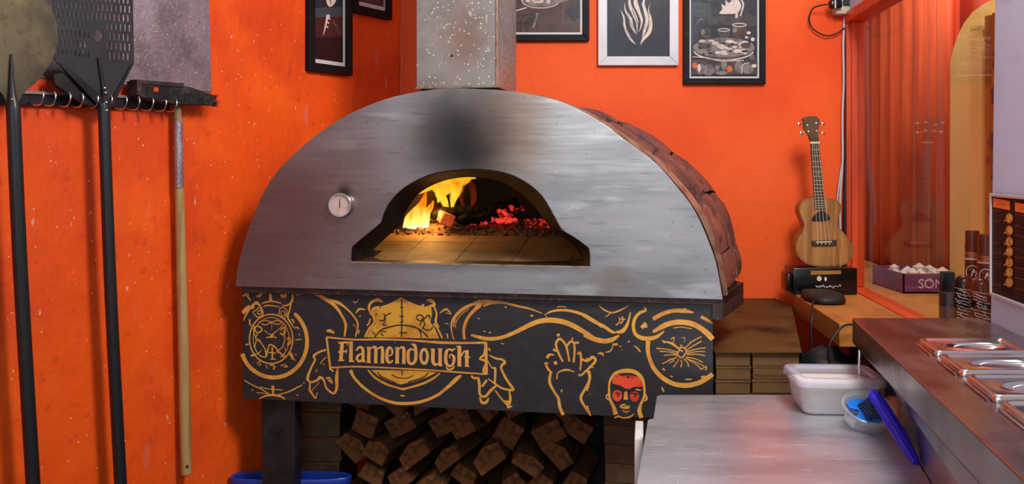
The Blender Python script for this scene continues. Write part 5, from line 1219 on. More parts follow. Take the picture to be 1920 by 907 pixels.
# pouch
pts = smooth_pts([(1.0, 3.31), (1.07, 3.30), (1.10, 3.24), (1.085, 3.12), (1.04, 3.085), (0.985, 3.10), (0.975, 3.2)], 4, True)
c0 = (1.04, 3.2)
def pr(k, z): return [Vector((c0[0] + (x - c0[0]) * k, c0[1] + (y - c0[1]) * k, z)) for x, y in pts]
o = MB().loft([pr(0.9, ZS + 0.0), pr(1.0, ZS + 0.006), pr(1.0, ZS + 0.016), pr(0.93, ZS + 0.025), pr(0.6, ZS + 0.031), pr(0.2, ZS + 0.032)]).build('black_pouch', M['matt_black'], loc=(c0[0], c0[1], ZS), smooth=70)
tag(o, 'flat black zip pouch lying on the shelf in front of the box', 'pouch')
mb = MB(); cp = [P(1512, 548, 3.10), P(1506, 560, 3.05), P(1508, 570, 3.0), P(1498, 578, 2.98), P(1488, 584, 2.98)]
q = [(0.985, 3.10, ZS + 0.015), (0.958, 3.06, ZS + 0.012), (0.945, 3.02, ZS - 0.02), (0.935, 3.0, ZS - 0.08), (0.94, 2.98, ZS - 0.2)]
o = MB().tube([Vector(p) for p in smooth_pts(q, 5)], 0.0035, 7).build('pouch_cord', M['wire_black'], loc=q[-1], smooth=60); tag(o, 'short black cord drooping over the shelf edge beside the pouch', 'cord')
q = [P(1605, 608, 2.70), P(1585, 609, 2.70), P(1570, 622, 2.69), P(1556, 645, 2.68), P(1553, 668, 2.68), P(1560, 700, 2.68)]
o = MB().tube([Vector(p) for p in smooth_pts([tuple(p) for p in q], 5)], 0.0035, 7).build('cable', M['wire_black'], loc=q[-1], smooth=60); tag(o, 'thick black cable looping off the end of the tan shelf', 'cable')
q = [P(1528, 690, 2.9), P(1532, 662, 2.9), P(1545, 650, 2.9), P(1558, 660, 2.9), P(1562, 690, 2.9)]
# clutter under shelf: black bag and dark crate
g = MB(); bmesh.ops.create_icosphere(g.b, subdivisions=3, radius=1, matrix=Matrix.Translation(P(1548, 700, 2.85)) @ Matrix.Diagonal((0.075, 0.11, 0.085, 1)))
for v in g.b.verts: v.co += Vector((noise.noise(v.co * 22), noise.noise(v.co * 22 + Vector((5, 0, 0))), noise.noise(v.co * 22 + Vector((0, 5, 0))))) * 0.03
bagc = P(1548, 700, 2.85)
o = g.build('black_bag', M['matt_black'], loc=(bagc.x, bagc.y, bagc.z - 0.085), smooth=60); tag(o, 'crumpled black bag in the dark gap under the shelf', 'bag')
cr = thing('storage_crate', 'dark crate in the shadow below the tan shelf', 'crate', (bagc.x, 2.95, 0))
zc1 = bagc.z - 0.08
x0c, x1c, y0c, y1c = 0.86, 1.005, 2.72, 3.3
MB().box(((x0c + x1c) / 2, (y0c + y1c) / 2, 0.01), (x1c - x0c, y1c - y0c, 0.02)).build('bottom', M['matt_black'], cr)
for (a, b, c, d) in ((x0c, x0c + 0.012, y0c, y1c), (x1c - 0.012, x1c, y0c, y1c), (x0c, x1c, y0c, y0c + 0.012), (x0c, x1c, y1c - 0.012, y1c)):
    MB().box(((a + b) / 2, (c + d) / 2, zc1 / 2), (b - a, d - c, zc1)).build('side', M['matt_black'], cr)
MB().box(((x0c + x1c) / 2, (y0c + y1c) / 2, zc1 - 0.005), (x1c - x0c, y1c - y0c, 0.012)).build('lid', M['matt_black'], cr)

# socket, plug and cables
so = thing('wall_socket', 'beige socket box high in the corner beside the window', 'socket', P(1585, 12, 3.5))
so_c = P(1584, 10, 3.55)
MB().box((so_c.x, 3.57, so_c.z), (0.068, 0.058, 0.066), None, 0.005).build('socket_box', M['socket'], so, smooth=40)
MB().box((so_c.x + 0.005, 3.538, so_c.z + 0.012), (0.03, 0.01, 0.03), None, 0.003).build('socket_hole', M['matt_black'], so)
pg = thing('plug', 'black plug with its looping cable in the corner socket', 'plug', P(1566, 8, 3.5))
c = P(1566, 8, 3.53)
MB().box(c, (0.046, 0.034, 0.032), None, 0.008).build('plug_body', M['gloss_black'], pg, smooth=50)
MB().box(c + Vector((-0.006, -0.018, 0)), (0.004, 0.006, 0.034)).build('white_band', M['white_ink'], pg)
q = [(1553, 8, 3.53), (1540, 10, 3.54), (1524, 16, 3.56), (1517.5, 32, 3.57), (1520, 48, 3.58), (1532, 60, 3.58), (1550, 67, 3.58), (1568, 63, 3.58), (1584, 52, 3.57)]
MB().tube([Vector(p) for p in smooth_pts([tuple(P(*k)) for k in q], 5)], 0.0028, 7).build('cord', M['wire_black'], pg, smooth=60)
q = [(1592, 22, 3.575), (1589, 60, 3.575), (1588, 120, 3.575), (1587, 260, 3.575), (1584, 400, 3.575), (1583, 498, 3.57), (1583, 530, 3.56)]
o = MB().tube([Vector(p) for p in smooth_pts([tuple(P(*k)) for k in q], 5)], 0.0075, 8).build('black_cable', M['wire_black'], loc=P(1583, 530, 3.56), smooth=60); tag(o, 'thick black cable running down the corner from the socket', 'cable')
q = [(1584, 26, 3.58), (1581, 80, 3.58), (1582, 150, 3.58), (1579.5, 220, 3.58), (1580, 300, 3.58), (1575, 380, 3.58), (1577, 480, 3.575), (1577, 530, 3.565)]
o = MB().tube([Vector(p) for p in smooth_pts([tuple(P(*k)) for k in q], 5)], 0.0042, 8).build('white_cable', M['wire_white'], loc=P(1577, 530, 3.565), smooth=60); tag(o, 'white cable beside the thick black one in the corner', 'cable')
q = [(1580, 300, 3.572), (1574, 340, 3.572), (1570, 378, 3.572), (1570, 420, 3.572)]
o = MB().tube([Vector(p) for p in smooth_pts([tuple(P(*k)) for k in q], 5)], 0.003, 8).build('thin_cable', M['wire_white'], loc=P(1570, 420, 3.572), smooth=60); tag(o, 'thin white cable branching down behind the ukulele', 'cable')

# ---------------------------------------------------------------- beyond the glass
def rib(pl, a0_, a1_, z0, z1, off, amp, lam, n):
    rows_ = []
    for z in (z0, (z0 + z1) / 2, z1):
        rows_.append([pl.at(a0_ + (a1_ - a0_) * i / n, z, off + amp * math.sin(2 * math.pi * (a0_ + (a1_ - a0_) * i / n) / lam) ** 3 + amp * 0.6 * math.sin(i * 0.9)) for i in range(n + 1)])
    return rows_
a0_, a1_ = RW.a(1611, -0.36) - 0.3, RW.a(1792, -0.36)
mb = MB(); R_ = rib(RW, a0_, a1_, 1.02, 2.5, -0.36, 0.02, 0.15, 150); mb.loft(R_, False)
cur = mb.build('orange_curtain', M['curtain'], loc=RW.at((a0_ + a1_) / 2, 1.02, -0.36), smooth=70); tag(cur, 'rust orange curtain in vertical folds behind the window glass', 'curtain')
md = cur.modifiers.new('thick', 'SOLIDIFY'); md.thickness = 0.004
yp = [(1781, 600), (1781, 350), (1782, 112), (1788, 90), (1796, 66), (1808, 42), (1824, 22), (1846, 6), (1868, -4), (1940, -30), (1990, -30), (1990, 600)]
A_ = [RW.hit(x, y, -0.31) for x, y in yp]
for p in A_: p.z = max(p.z, 1.04)
o = MB().prism(A_, [p - RW.N * 0.02 for p in A_]).build('arched_panel', M['yellow'], loc=RW.hit(1830, 560, -0.31)); tag(o, 'mustard yellow arched panel seen through the glass', 'panel')
A_ = [RW.hit(x, y, -0.27) for x, y in ((1818, 54), (1841, 51), (1841, 520), (1818, 520))]
po = thing('window_post', 'bright yellow upright post in front of the arched panel', 'post', A_[3])
for p in A_[2:]: p.z = 1.04
MB().prism(A_, [p - RW.N * 0.025 for p in A_]).build('upright', M['yellow_post'], po, bev=0.002)
A2 = [RW.hit(x, y, -0.27) for x, y in ((1817, 50), (1900, 44), (1900, 54), (1817, 57))]
MB().prism(A2, [p - RW.N * 0.025 for p in A2]).build('crosspiece', M['yellow_post'], po)
fc = MB(); fa0, fa1 = RW.a(1843, -0.24), RW.a(1930, -0.24)
fc.loft(rib(RW, fa0, fa1, 1.04, 1.96, -0.25, 0.006, 0.06, 40), False)
fcur = fc.build('floral_curtain', M['floral'], loc=RW.at(fa0, 1.04, -0.25), smooth=70); tag(fcur, 'ochre curtain with maroon flowers beside the grey wall', 'curtain')
random.seed(14); mb = MB()
for x, y, r_ in ((1868, 180, 16), (1862, 265, 15), (1871, 250, 9), (1866, 330, 12), (1860, 395, 11), (1872, 420, 14), (1853, 300, 6), (1866, 120, 8), (1866, 100, 6)):
    mb.face([RW.hit(x + r_ * 0.8 * math.cos(k * 0.524) * random.uniform(.7, 1.15), y + r_ * 1.3 * math.sin(k * 0.524) * random.uniform(.7, 1.1), -0.236) for k in range(12)])
mb.build('flower_print', M['maroon'], fcur, fix=False)
o = MB().plank(RW, -1.6, 1.6, 0, 3.0, -0.62, -0.52).build('wall_far', M['wall']); tag(o, kind='structure')
# ledge on far side
o = MB().plank(RW, -1.3, 1.31, 1.0, 1.04, -0.325, -0.031).build('far_ledge', M['shelf_wood'], loc=RW.at(0, 1.0, -0.2)); tag(o, 'brown ledge behind the glass carrying the bottles and purple box', 'ledge')
pb = thing('purple_box', 'purple box with pale lettering behind the glass', 'box', (1.51, 3.6, 1.0402))
mb = MB(); 
for c_, d_ in (((1.5125, 3.453, 1.0757), (0.215, 0.006, 0.071)), ((1.5125, 3.737, 1.0757), (0.215, 0.006, 0.071)), ((1.408, 3.595, 1.0757), (0.006, 0.29, 0.071)), ((1.617, 3.595, 1.0757), (0.006, 0.29, 0.071)), ((1.5125, 3.595, 1.0432), (0.215, 0.29, 0.006))): mb.box(c_, d_)
mb.build('carton', M['purple'], pb)
g = MB(); random.seed(5)
for i in range(26):
    bmesh.ops.create_icosphere(g.b, subdivisions=1, radius=random.uniform(0.018, 0.032), matrix=Matrix.Translation((random.uniform(1.44, 1.59), random.uniform(3.49, 3.7), 1.075 + random.uniform(0, 0.03))))
o = g.build('crumpled_paper', M['print_blush'], loc=(1.51, 3.6, 1.05)); tag(o, 'crumpled pale wrappers filling the purple box', 'paper', kind='stuff')
fcur_ = bpy.data.curves.new('t', 'FONT'); fcur_.body = 'SONGS'; fcur_.size = 0.046; fcur_.extrude = 0.0005
to = bpy.data.objects.new('t', fcur_); C.objects.link(to); me = bpy.data.meshes.new_from_object(to.evaluated_get(bpy.context.evaluated_depsgraph_get())); bpy.data.objects.remove(to)
me.name = 'lettering'; me.materials.clear(); me.materials.append(M['pink_ink']); to = bpy.data.objects.new('lettering', me); C.objects.link(to); to.parent = pb
to.location = Vector((1.459, 3.4490, 1.060)) - pb.location; to.rotation_euler = (math.pi / 2, 0, 0)
# bottles on the far ledge
def bottle(name, label, u, Y, vt, r, kind, m):
    x = (u - 960) / S * Y; z0 = 1.0402; z1 = 1.5 - (vt - HZ) / S * Y; h = z1 - z0
    t = thing(name, label, 'bottle', (x, Y, z0)); T_ = Matrix.Translation((x, Y, z0))
    if kind == 'tall':
        MB().lathe([(r, 0), (r, h * 0.84), (r * 0.97, h * 0.86)], 28, T_).build('body', m, t, smooth=40)
        MB().lathe([(r * 0.95, h * 0.86), (r * 0.95, h * 0.985), (r * 0.88, h)], 28, T_).build('cap', M['gloss_black'], t, smooth=40)
        MB().lathe([(r * 1.01, h * 0.70), (r * 1.01, h * 0.77)], 28, T_, False).build('copper_band', M['copper_band'], t, smooth=40)
        MB().lathe([(r * 1.015, h * 0.685), (r * 1.015, h * 0.70)], 28, T_, False).build('white_line', M['white_ink'], t, smooth=40)
        MB().lathe([(r * 1.015, h * 0.395), (r * 1.015, h * 0.41)], 28, T_, False).build('white_line', M['white_ink'], t, smooth=40)
        # round emblem wrapped on the front
        mb = MB(); ph0 = math.atan2(-Y, -x)
        def wr(dx, dz): a = ph0 + dx / r; return Vector((x + r * 1.02 * math.cos(a), Y + r * 1.02 * math.sin(a), z0 + h * 0.55 + dz))
        for pts_, cl in ((ell(0, 0, 0.017, 0.02, 20), True), ([(-0.008, 0.009), (0.004, 0.009), (-0.003, -0.012)], False), ([(0.011, 0.0), (0.006, 0.006), (0.004, 0.0), (0.011, 0.0), (0.008, -0.012)], False)):
            P_ = [wr(a, b) for a, b in pts_]; mb.nrm = Vector((-x, -Y, 0)).normalized(); mb.ribbon(P_, 0.0024, cl)
        mb.build('emblem', M['white_ink'], t, fix=False)
    elif kind == 'jar':
        MB().lathe([(r * 0.96, 0), (r, 0.005), (r, h * 0.80), (r * 0.9, h * 0.92), (r * 0.6, h * 0.985), (r * 0.3, h)], 32, T_).build('body', m, t, smooth=60)
        mb = MB(); ph0 = math.atan2(-Y, -x); random.seed(int(u)); mb.nrm = Vector((-x, -Y, 0)).normalized()
        def wr(dx, zz): a = ph0 + dx / r; return Vector((x + r * 1.012 * math.cos(a), Y + r * 1.012 * math.sin(a), z0 + zz))
        for k_ in range(11):
            zz = h * (0.25 + 0.052 * k_); n = 12; w0 = random.uniform(-r * 1.1, -r * 0.4); w1 = random.uniform(r * 0.4, r * 1.1)
            mb.ribbon([wr(w0 + (w1 - w0) * i / n, zz + random.uniform(-0.0022, 0.0022) - 0.010 * i / n) for i in range(n + 1)], [random.uniform(0.0006, 0.0026) for i in range(n + 1)])
        mb.ribbon([wr(-r + 2 * r * i / 14, h * 0.80 - 0.006 * (i / 14)) for i in range(15)], 0.0012)
        mb.build('white_script', M['white_ink'], t, fix=False)
    elif kind == 'can':
        MB().box((x, Y, z0 + h / 2), (2 * r, 2 * r, h), -0.1, 0.003).build('carton', m, t)
        MB().box((x, Y, z0 + h * 0.31), (2 * r + 0.0012, 2 * r + 0.0012, h * 0.60), -0.1).build('patterned_sleeve', M['can_grey'], t)
        MB().box((x, Y, z0 + h * 0.625), (2 * r + 0.0014, 2 * r + 0.0014, 0.0025), -0.1).build('copper_line', M['copper_band'], t)
    return t
bottle('tall_bottle', 'tall black bottle with round white emblem, left of the tall pair', 1823, 2.82, 432, 0.0205, 'tall', M['gloss_black'])
bottle('tall_bottle', 'tall black bottle standing right against the menu edge', 1848, 2.76, 439, 0.022, 'tall', M['gloss_black'])
bottle('squat_bottle', 'squat dark bottle with white script, left one beside the carton', 1807, 2.62, 516, 0.0262, 'jar', M['bottle_black'])
bottle('squat_bottle', 'squat dark bottle with white script, right one under the menu', 1840, 2.54, 522, 0.0265, 'jar', M['bottle_black'])
bottle('narrow_carton', 'narrow black carton with grey sleeve, leftmost of the bottles', 1776, 2.74, 509, 0.0165, 'can', M['bottle_black'])

# ---------------------------------------------------------------- menu on grey wall
mn = thing('menu_board', 'framed black menu with round food pictures on the grey wall', 'menu', WW.hit(1890, 560, 0.0))
def wq(pts, off): return [WW.hit(x, y, off) for x, y in pts]
zt_, zb_ = WW.hit(1854.5, 362, 0.014).z, WW.hit(1854.5, 553, 0.014).z
m0 = WW.a(1854.5, 0.014); m1 = m0 + 0.32
MB().plank(WW, m0, m1, zb_, zt_, 0.0005, 0.010).build('backing', M['menu_black'], mn)
fwm = 0.0075
for (a, b, c, d) in ((m0, m1, zt_ - fwm, zt_), (m0, m1, zb_, zb_ + fwm), (m0, m0 + fwm, zb_ + fwm, zt_ - fwm), (m1 - fwm, m1, zb_ + fwm, zt_ - fwm)):
    MB().plank(WW, a, b, c, d, 0.0005, 0.014, 0.001).build('frame_rail', M['menu_frame'], mn)
for x0, x1_, y0, y1 in ((1862, 1893, 371, 388), (1903, 1934, 379, 396)):
    A_ = [WW.hit(x0, y0, 0.011), WW.hit(x1_, y0 + 6, 0.011), WW.hit(x1_, y1 + 6, 0.011), WW.hit(x0, y1, 0.011)]
    MB().prism(A_, [p - WW.N * 0.0005 for p in A_]).build('orange_heading', M['menu_orange'], mn)
    mb = MB(); mb.nrm = WW.N; yy = (y0 + y1) / 2 + 3
    for k_ in range(4): mb.ribbon([WW.hit(x0 + 8 + k_ * 4, yy - 2, 0.0113), WW.hit(x0 + 10 + k_ * 4, yy + 2, 0.0113), WW.hit(x0 + 11 + k_ * 4, yy - 1, 0.0113)], 0.0012)
    mb.build('heading_text', M['menu_text'], mn, fix=False)['kind'] = 'stuff'
for i, y in enumerate((409, 432, 453, 472, 492, 510.5, 529)):
    mb = MB(); mb.face([WW.hit(a, b, 0.0112) for a, b in ell(1892.5, y, 7.5, 10, 20)]); fr_ = mb.build('food_picture', M['food_rim'], mn, fix=False)
    mb = MB(); mb.face([WW.hit(a, b, 0.0115) for a, b in ell(1892.5, y, 5.8, 8, 20)]); mb.build('food_topping', M['food'], fr_, fix=False)
    mb = MB(); mb.face([WW.hit(a, b, 0.0115) for a, b in ell(1884, y + 4, 1.6, 2, 8)]); mb.build('garnish', M['food'], fr_, fix=False)
mb = MB(); mb.nrm = WW.N; random.seed(21)
for i in range(40):
    y = 393 + i * 4; x0 = 1860
    if random.random() < 0.85: mb.ribbon([WW.hit(x0, y, 0.0111), WW.hit(x0 + random.uniform(8, 20), y + 2, 0.0111)], 0.0006 if i % 5 else 0.0018)
    if random.random() < 0.9: mb.ribbon([WW.hit(1903, y + 8, 0.0111), WW.hit(1903 + random.uniform(10, 30), y + 11, 0.0111)], 0.0006 if i % 5 else 0.002)
mb.build('menu_text', M['menu_text'], mn, fix=False)['kind'] = 'stuff'

# ---------------------------------------------------------------- counter with topping wells
ZC = 1.127
cfx = lambda Y: 0.833 - 0.187 * (2.35 - Y)
ct = thing('prep_counter', 'stainless steel topping counter in the right foreground', 'counter', (0.95, 1.7, 0))
wx = lambda Y: 1.144 - 0.15 * (2.294 - Y) - 0.002
top = [(cfx(2.35), 2.35), (wx(2.294) , 2.35), (wx(2.294), 2.29), (wx(1.0), 1.0), (cfx(1.0), 1.0)]
mb = MB(); mb.prism([Vector((x, y, ZC)) for x, y in top], [Vector((x, y, ZC - 0.062)) for x, y in top]); mb.build('counter_top', M['counter'], ct, bev=0.003)
rec = 0.043
bx = lambda Y: 0.8864 - 0.238 * (2.26 - Y)
bot = [(bx(2.32), 2.32), (wx(2.294) - 0.01, 2.32), (wx(1.0), 1.0), (bx(1.0), 1.0)]
mb = MB(); mb.prism([Vector((x, y, ZC - 0.0625)) for x, y in bot], [Vector((x, y, 0.0)) for x, y in bot]); mb.build('counter_body', M['counter'], ct)
mb = MB(); mb.prism([Vector((x, y, ZC - 0.12)) for x, y in ((bx(2.31) - 0.012, 2.31), (bx(2.31) + 0.01, 2.31), (bx(1.0) + 0.01, 1.0), (bx(1.0) - 0.012, 1.0))],
                    [Vector((x, y, ZC - 0.063)) for x, y in ((cfx(2.31) + 0.002, 2.31), (bx(2.31) + 0.01, 2.31), (bx(1.0) + 0.01, 1.0), (cfx(1.0) + 0.002, 1.0))]); mb.build('apron', M['counter'], ct, bev=0.002)
MB().tube([Vector((cfx(2.35) + 0.012, 2.335, z)) for z in (0.9, ZC - 0.063)], 0.0035, 8).build('corner_rod', M['chrome'], ct)
# lids
dirc = Vector((0.187, 1, 0)).normalized(); nrmc = Vector((dirc.y, -dirc.x, 0))
def make_lid(label, Y0, Y1, first):
    """near edge Y0, far edge Y1 at the left border"""
    X0 = 0.8215 - 0.187 * (1.866 - Y0) + 0.002
    base = Vector((X0, Y0, ZC)); L_ = (Y1 - Y0) * 1.0; W = 0.178
    t = thing('pan_lid', label, 'lid', base, 'steel lids over the topping wells')
    def q(s_, t_, z): return base + Vector((1, 0, 0)) * (s_ * W) + dirc * (t_ * L_ / dirc.y) + Vector((0, 0, z))
    def rr(k, z, n=9, corner=0.13, cx_=0.5, cy_=0.5, hx=0.5, hy=0.5):
        out = []
        for (sx_, sy_, a0) in ((1, -1, -90), (1, 1, 0), (-1, 1, 90), (-1, -1, 180)):
            for i in range(n):
                a = math.radians(a0 + 90 * i / (n - 1)); out.append(q(cx_ + sx_ * (hx * k - corner * hx) + corner * hx * math.cos(a), cy_ + sy_ * (hy * k - corner * hy) + corner * hy * math.sin(a), z))
        return out
    rings_ = [rr(1.0, 0.0005), rr(1.0, 0.009), rr(0.975, 0.0125), rr(0.93, 0.0125), rr(0.89, 0.009), rr(0.84, 0.0085),
              rr(0.0, 0.0085, corner=1, hx=0.40, hy=0.31, cx_=0.52, cy_=0.5) if False else rr(0.80, 0.0085, corner=0.5)]
    def ov(k, z): 
        m_ = 36; out = []
        for i in range(m_):
            a = math.radians(-90 + 360 * i / m_ + 0); out.append(q(0.54 + 0.34 * k * math.cos(a), 0.44 + 0.27 * k * math.sin(a), z))
        return out
    rings_ += [ov(1.12, 0.009), ov(1.0, 0.0105), ov(0.93, 0.006), ov(0.72, 0.0016), ov(0.1, 0.0012)]
    MB().loft(rings_, True).build('lid_plate', M['lid_steel'], t, smooth=60)
    hp = [q(0.30, 0.46, 0.0082), q(0.38, 0.46, 0.0118), q(0.54, 0.46, 0.0125), q(0.70, 0.46, 0.0118), q(0.78, 0.46, 0.0082)]
    MB().tube([Vector(p) for p in smooth_pts([tuple(p) for p in hp], 4)], [0.002] * 17, 8, 1.0).build('grip', M['lid_steel'], t, smooth=60)
    rp_ = [base + dirc * (0.01 + (L_ / dirc.y - 0.02) * i / 6) + nrmc * -0.006 + Vector((0, 0, 0.0025)) for i in range(7)]
    MB().tube(rp_, 0.0022, 6).build('well_rim', M['lid_steel'], t)
    return t
for lab, Y0, Y1 in (('shiny steel pan lid at the back of the counter', 1.868, 2.006), ('second steel pan lid from the back of the counter', 1.692, 1.835), ('third steel pan lid from the back of the counter', 1.507, 1.657), ('nearest steel pan lid, cut off by the photo edge', 1.32, 1.473)):
    make_lid(lab, Y0, Y1, False)

# ---------------------------------------------------------------- low stainless table
ZB = 0.92
lx = lambda Y: 0.367 - 0.187 * (2.428 - Y)
tb = thing('work_table', 'brushed stainless work table in the foreground', 'table', (0.55, 1.9, 0))
rxx = lambda Y: bx(Y) - 0.0015
def rc(pts, r_, n=5):
    out = []
    for i in range(len(pts)):
        p0, p1_, p2 = (Vector(pts[i - 1]), Vector(pts[i]), Vector(pts[(i + 1) % len(pts)]))
        rad = r_[i]
        if rad == 0: out.append(tuple(p1_)); continue
        a = p1_ + (p0 - p1_).normalized() * rad; b = p1_ + (p2 - p1_).normalized() * rad
        for k in range(n + 1):
            t_ = k / n; out.append(tuple(a * (1 - t_) ** 2 + p1_ * 2 * t_ * (1 - t_) + b * t_ * t_))
    return out
tp = rc([(lx(2.428), 2.428), (rxx(2.31) + 0.0, 2.428), (rxx(2.31), 2.31), (rxx(1.2), 1.2), (lx(1.2) - 0.012, 1.2), (lx(2.195) - 0.012, 2.195), (lx(2.20), 2.20)], [0.018, 0, 0, 0, 0, 0.012, 0.004])
A_ = [Vector((x, y, ZB)) for x, y in tp]
MB().prism(A_, [p - Vector((0, 0, 0.038)) for p in A_]).build('table_top', M['table_top'], tb, bev=0.004)
for x, y in ((lx(2.3) + 0.06, 2.36), (0.70, 2.36), (lx(1.3) + 0.05, 1.3), (0.60, 1.3)):
    MB().box((x, y, (ZB - 0.0385) / 2), (0.035, 0.035, ZB - 0.0385)).build('leg', M['table_top'], tb)
MB().box((0.47, 1.85, 0.25), (0.28, 0.98, 0.02)).build('undershelf', M['table_top'], tb)
wb = (0.281, 0.303)
xa = P(1190, 822, 2.2).x; xb = P(1207.5, 822, 2.2).x; zw = P(1190, 822, 2.2).z
o = MB().box(((xa + xb) / 2 + 0.010, 2.2 + 0.08, zw / 2), (0.020, 0.16, zw - 0.002), -math.atan(0.14), 0.003).build('cutting_board', M['white_board'], loc=((xa + xb) / 2, 2.28, 0.0), smooth=40)
tag(o, 'white plastic board standing on edge against the left side of the table', 'board')

# flour tub
def rrect(cx_, cy_, hx, hy, r_, z, n=6, sk=0.0, rot=0.0):
    out = []
    for sx_, sy_, a0 in ((1, -1, -90), (1, 1, 0), (-1, 1, 90), (-1, -1, 180)):
        for i in range(n):
            a = math.radians(a0 + 90 * i / (n - 1)); x = sx_ * (hx - r_) + r_ * math.cos(a); y = sy_ * (hy - r_) + r_ * math.sin(a)
            out.append(Vector((cx_ + x * math.cos(rot) - y * math.sin(rot), cy_ + x * math.sin(rot) + y * math.cos(rot), z)))
    return out
tubz = ZB + 0.0006; tcx, tcy = 0.768, 2.295; R0 = -0.06
tb_ = thing('flour_tub', 'translucent lidded plastic tub of flour on the steel table', 'tub', (tcx, tcy, tubz))
Rr = lambda hx, hy, r_, z: rrect(tcx, tcy, hx, hy, r_, z, 6, 0, R0)
hT = 0.078
HX, HY = 0.099, 0.086
outer = [Rr(HX * 0.80, HY * 0.78, 0.02, tubz), Rr(HX * 0.86, HY * 0.84, 0.024, tubz + 0.004), Rr(HX * 0.95, HY * 0.95, 0.026, tubz + hT * 0.85), Rr(HX * 0.98, HY * 0.98, 0.026, tubz + hT)]
MB().loft(outer, True, (True, False)).build('tub_body', M['tub'], tb_, smooth=50)
lidr = [Rr(HX * 1.02, HY * 1.02, 0.026, tubz + hT - 0.012), Rr(HX * 1.045, HY * 1.05, 0.028, tubz + hT - 0.010), Rr(HX * 1.045, HY * 1.05, 0.028, tubz + hT + 0.004), Rr(HX * 1.01, HY * 1.01, 0.027, tubz + hT + 0.009),
        Rr(HX * 0.84, HY * 0.80, 0.022, tubz + hT + 0.009), Rr(HX * 0.81, HY * 0.76, 0.02, tubz + hT + 0.002)]
MB().loft([Rr(HX * 0.81, HY * 0.76, 0.02, tubz + hT + 0.002), Rr(HX * 0.2, HY * 0.2, 0.005, tubz + hT + 0.002)], True, (False, True)).build('lid_panel', M['clear_panel'], tb_)
MB().loft(lidr, True, (False, False)).build('tub_lid', M['tub_lid'], tb_, smooth=50)
fl_ = [Rr(HX * 0.78, HY * 0.76, 0.018, tubz + 0.002), Rr(HX * 0.84, HY * 0.82, 0.022, tubz + 0.006), Rr(HX * 0.925, HY * 0.925, 0.024, tubz + hT * 0.80), Rr(HX * 0.7, HY * 0.7, 0.02, tubz + hT * 0.88), Rr(HX * 0.2, HY * 0.2, 0.005, tubz + hT * 0.90)]
o = MB().loft(fl_).build('flour', M['flour'], loc=(tcx, tcy, tubz + 0.002), smooth=60); tag(o, 'white flour filling the lidded plastic tub', 'flour', kind='stuff')

# clear round pot lying tilted, with scraper and brush
pc = P(1630, 766, 2.11)
pc.z = ZB + 0.047
pot = thing('round_pot', 'shallow clear round plastic pot tipped up before the flour tub', 'pot', (pc.x, pc.y, ZB))
axis = Vector((0.05, -0.42, 0.90)).normalized()
rotm = axis.to_track_quat('Z', 'Y').to_matrix().to_4x4()
PM = Matrix.Translation(pc - axis * 0.036) @ rotm
MB().lathe([(0.0, 0.0), (0.046, 0.0), (0.0485, 0.004), (0.0535, 0.028), (0.0545, 0.030), (0.0585, 0.031), (0.0585, 0.038), (0.055, 0.040), (0.0535, 0.037), (0.051, 0.030), (0.047, 0.006), (0.0, 0.003)], 40, PM, False).build('pot_wall', M['cup'], pot, smooth=50)
sc_ = thing('dough_scraper', 'bright blue plastic scraper inside the clear round pot', 'scraper', PM @ Vector((-0.01, 0, 0.03)))
def pm(pts, z): return [PM @ Vector((x, y, z)) for x, y in pts]
pts = [(-0.038, 0.028), (-0.014, 0.045), (0.000, 0.036), (0.020, 0.044), (0.036, 0.034), (0.022, 0.022), (0.016, -0.034), (-0.004, -0.026), (-0.024, -0.042), (-0.040, -0.026), (-0.020, 0.004), (-0.040, 0.012)]
MB().prism(pm(pts, 0.030), pm(pts, 0.022)).build('scraper_blade', M['scraper_blue'], sc_, bev=0.001)
MB().prism(pm([(-0.036, -0.012), (-0.006, 0.004), (-0.012, -0.004), (-0.024, -0.036)], 0.026), pm([(-0.036, -0.012), (-0.006, 0.004), (-0.012, -0.004), (-0.024, -0.036)], 0.020)).build('scraper_tab', M['scraper_blue'], sc_, bev=0.001)
bs = thing('dish_brush', 'royal blue long-handled brush leaning out of the clear pot', 'brush', P(1722, 870, 1.865))
hp = [(1630, 735, 2.05, 8), (1638, 740, 2.045, 14), (1654, 762, 2.02, 16), (1671, 789, 1.985, 17), (1687, 814, 1.945, 17), (1700, 838, 1.905, 15), (1712, 858, 1.870, 12), (1718, 868, 1.856, 7)]
q = smooth_pts([(*tuple(P(u, v, Y)), r_ * Y / S) for u, v, Y, r_ in hp], 5)
MB().tube([Vector(k[:3]) for k in q], [k[3] * 0.86 for k in q], 14, 0.62, side=Vector((0.5, -0.7, 0.6))).build('handle', M['brush_blue'], bs, smooth=60)
q = smooth_pts([(*tuple(P(u, v, Y) + Vector((-0.001, -0.008, 0.006))), r_ * Y / S) for u, v, Y, r_ in [(1650, 758, 2.025, 1), (1668, 784, 1.99, 2.6), (1684, 810, 1.95, 2.6), (1704, 846, 1.895, 1)]], 5)
MB().tube([Vector(k[:3]) for k in q], [k[3] for k in q], 8).build('handle_ridge', M['brush_blue'], bs, smooth=60)
bc = P(1627, 764, 2.085)
g = MB()
for i in range(7):
    for j in range(6):
        b0 = PM @ Vector((-0.006 + i * 0.005, -0.024 + j * 0.007, 0.046)); b1 = PM @ Vector((-0.018 + i * 0.0062, -0.028 + j * 0.0085, 0.031))
        g.tube([b0, b1], 0.003, 6)
o = g.build('bristles', M['brush_navy'], bs); o['kind'] = 'stuff'
MB().prism(pm(ell(0.008, -0.006, 0.019, 0.023, 20), 0.052), pm(ell(0.008, -0.006, 0.019, 0.023, 20), 0.0465)).build('brush_head', M['brush_navy'], bs, bev=0.001)

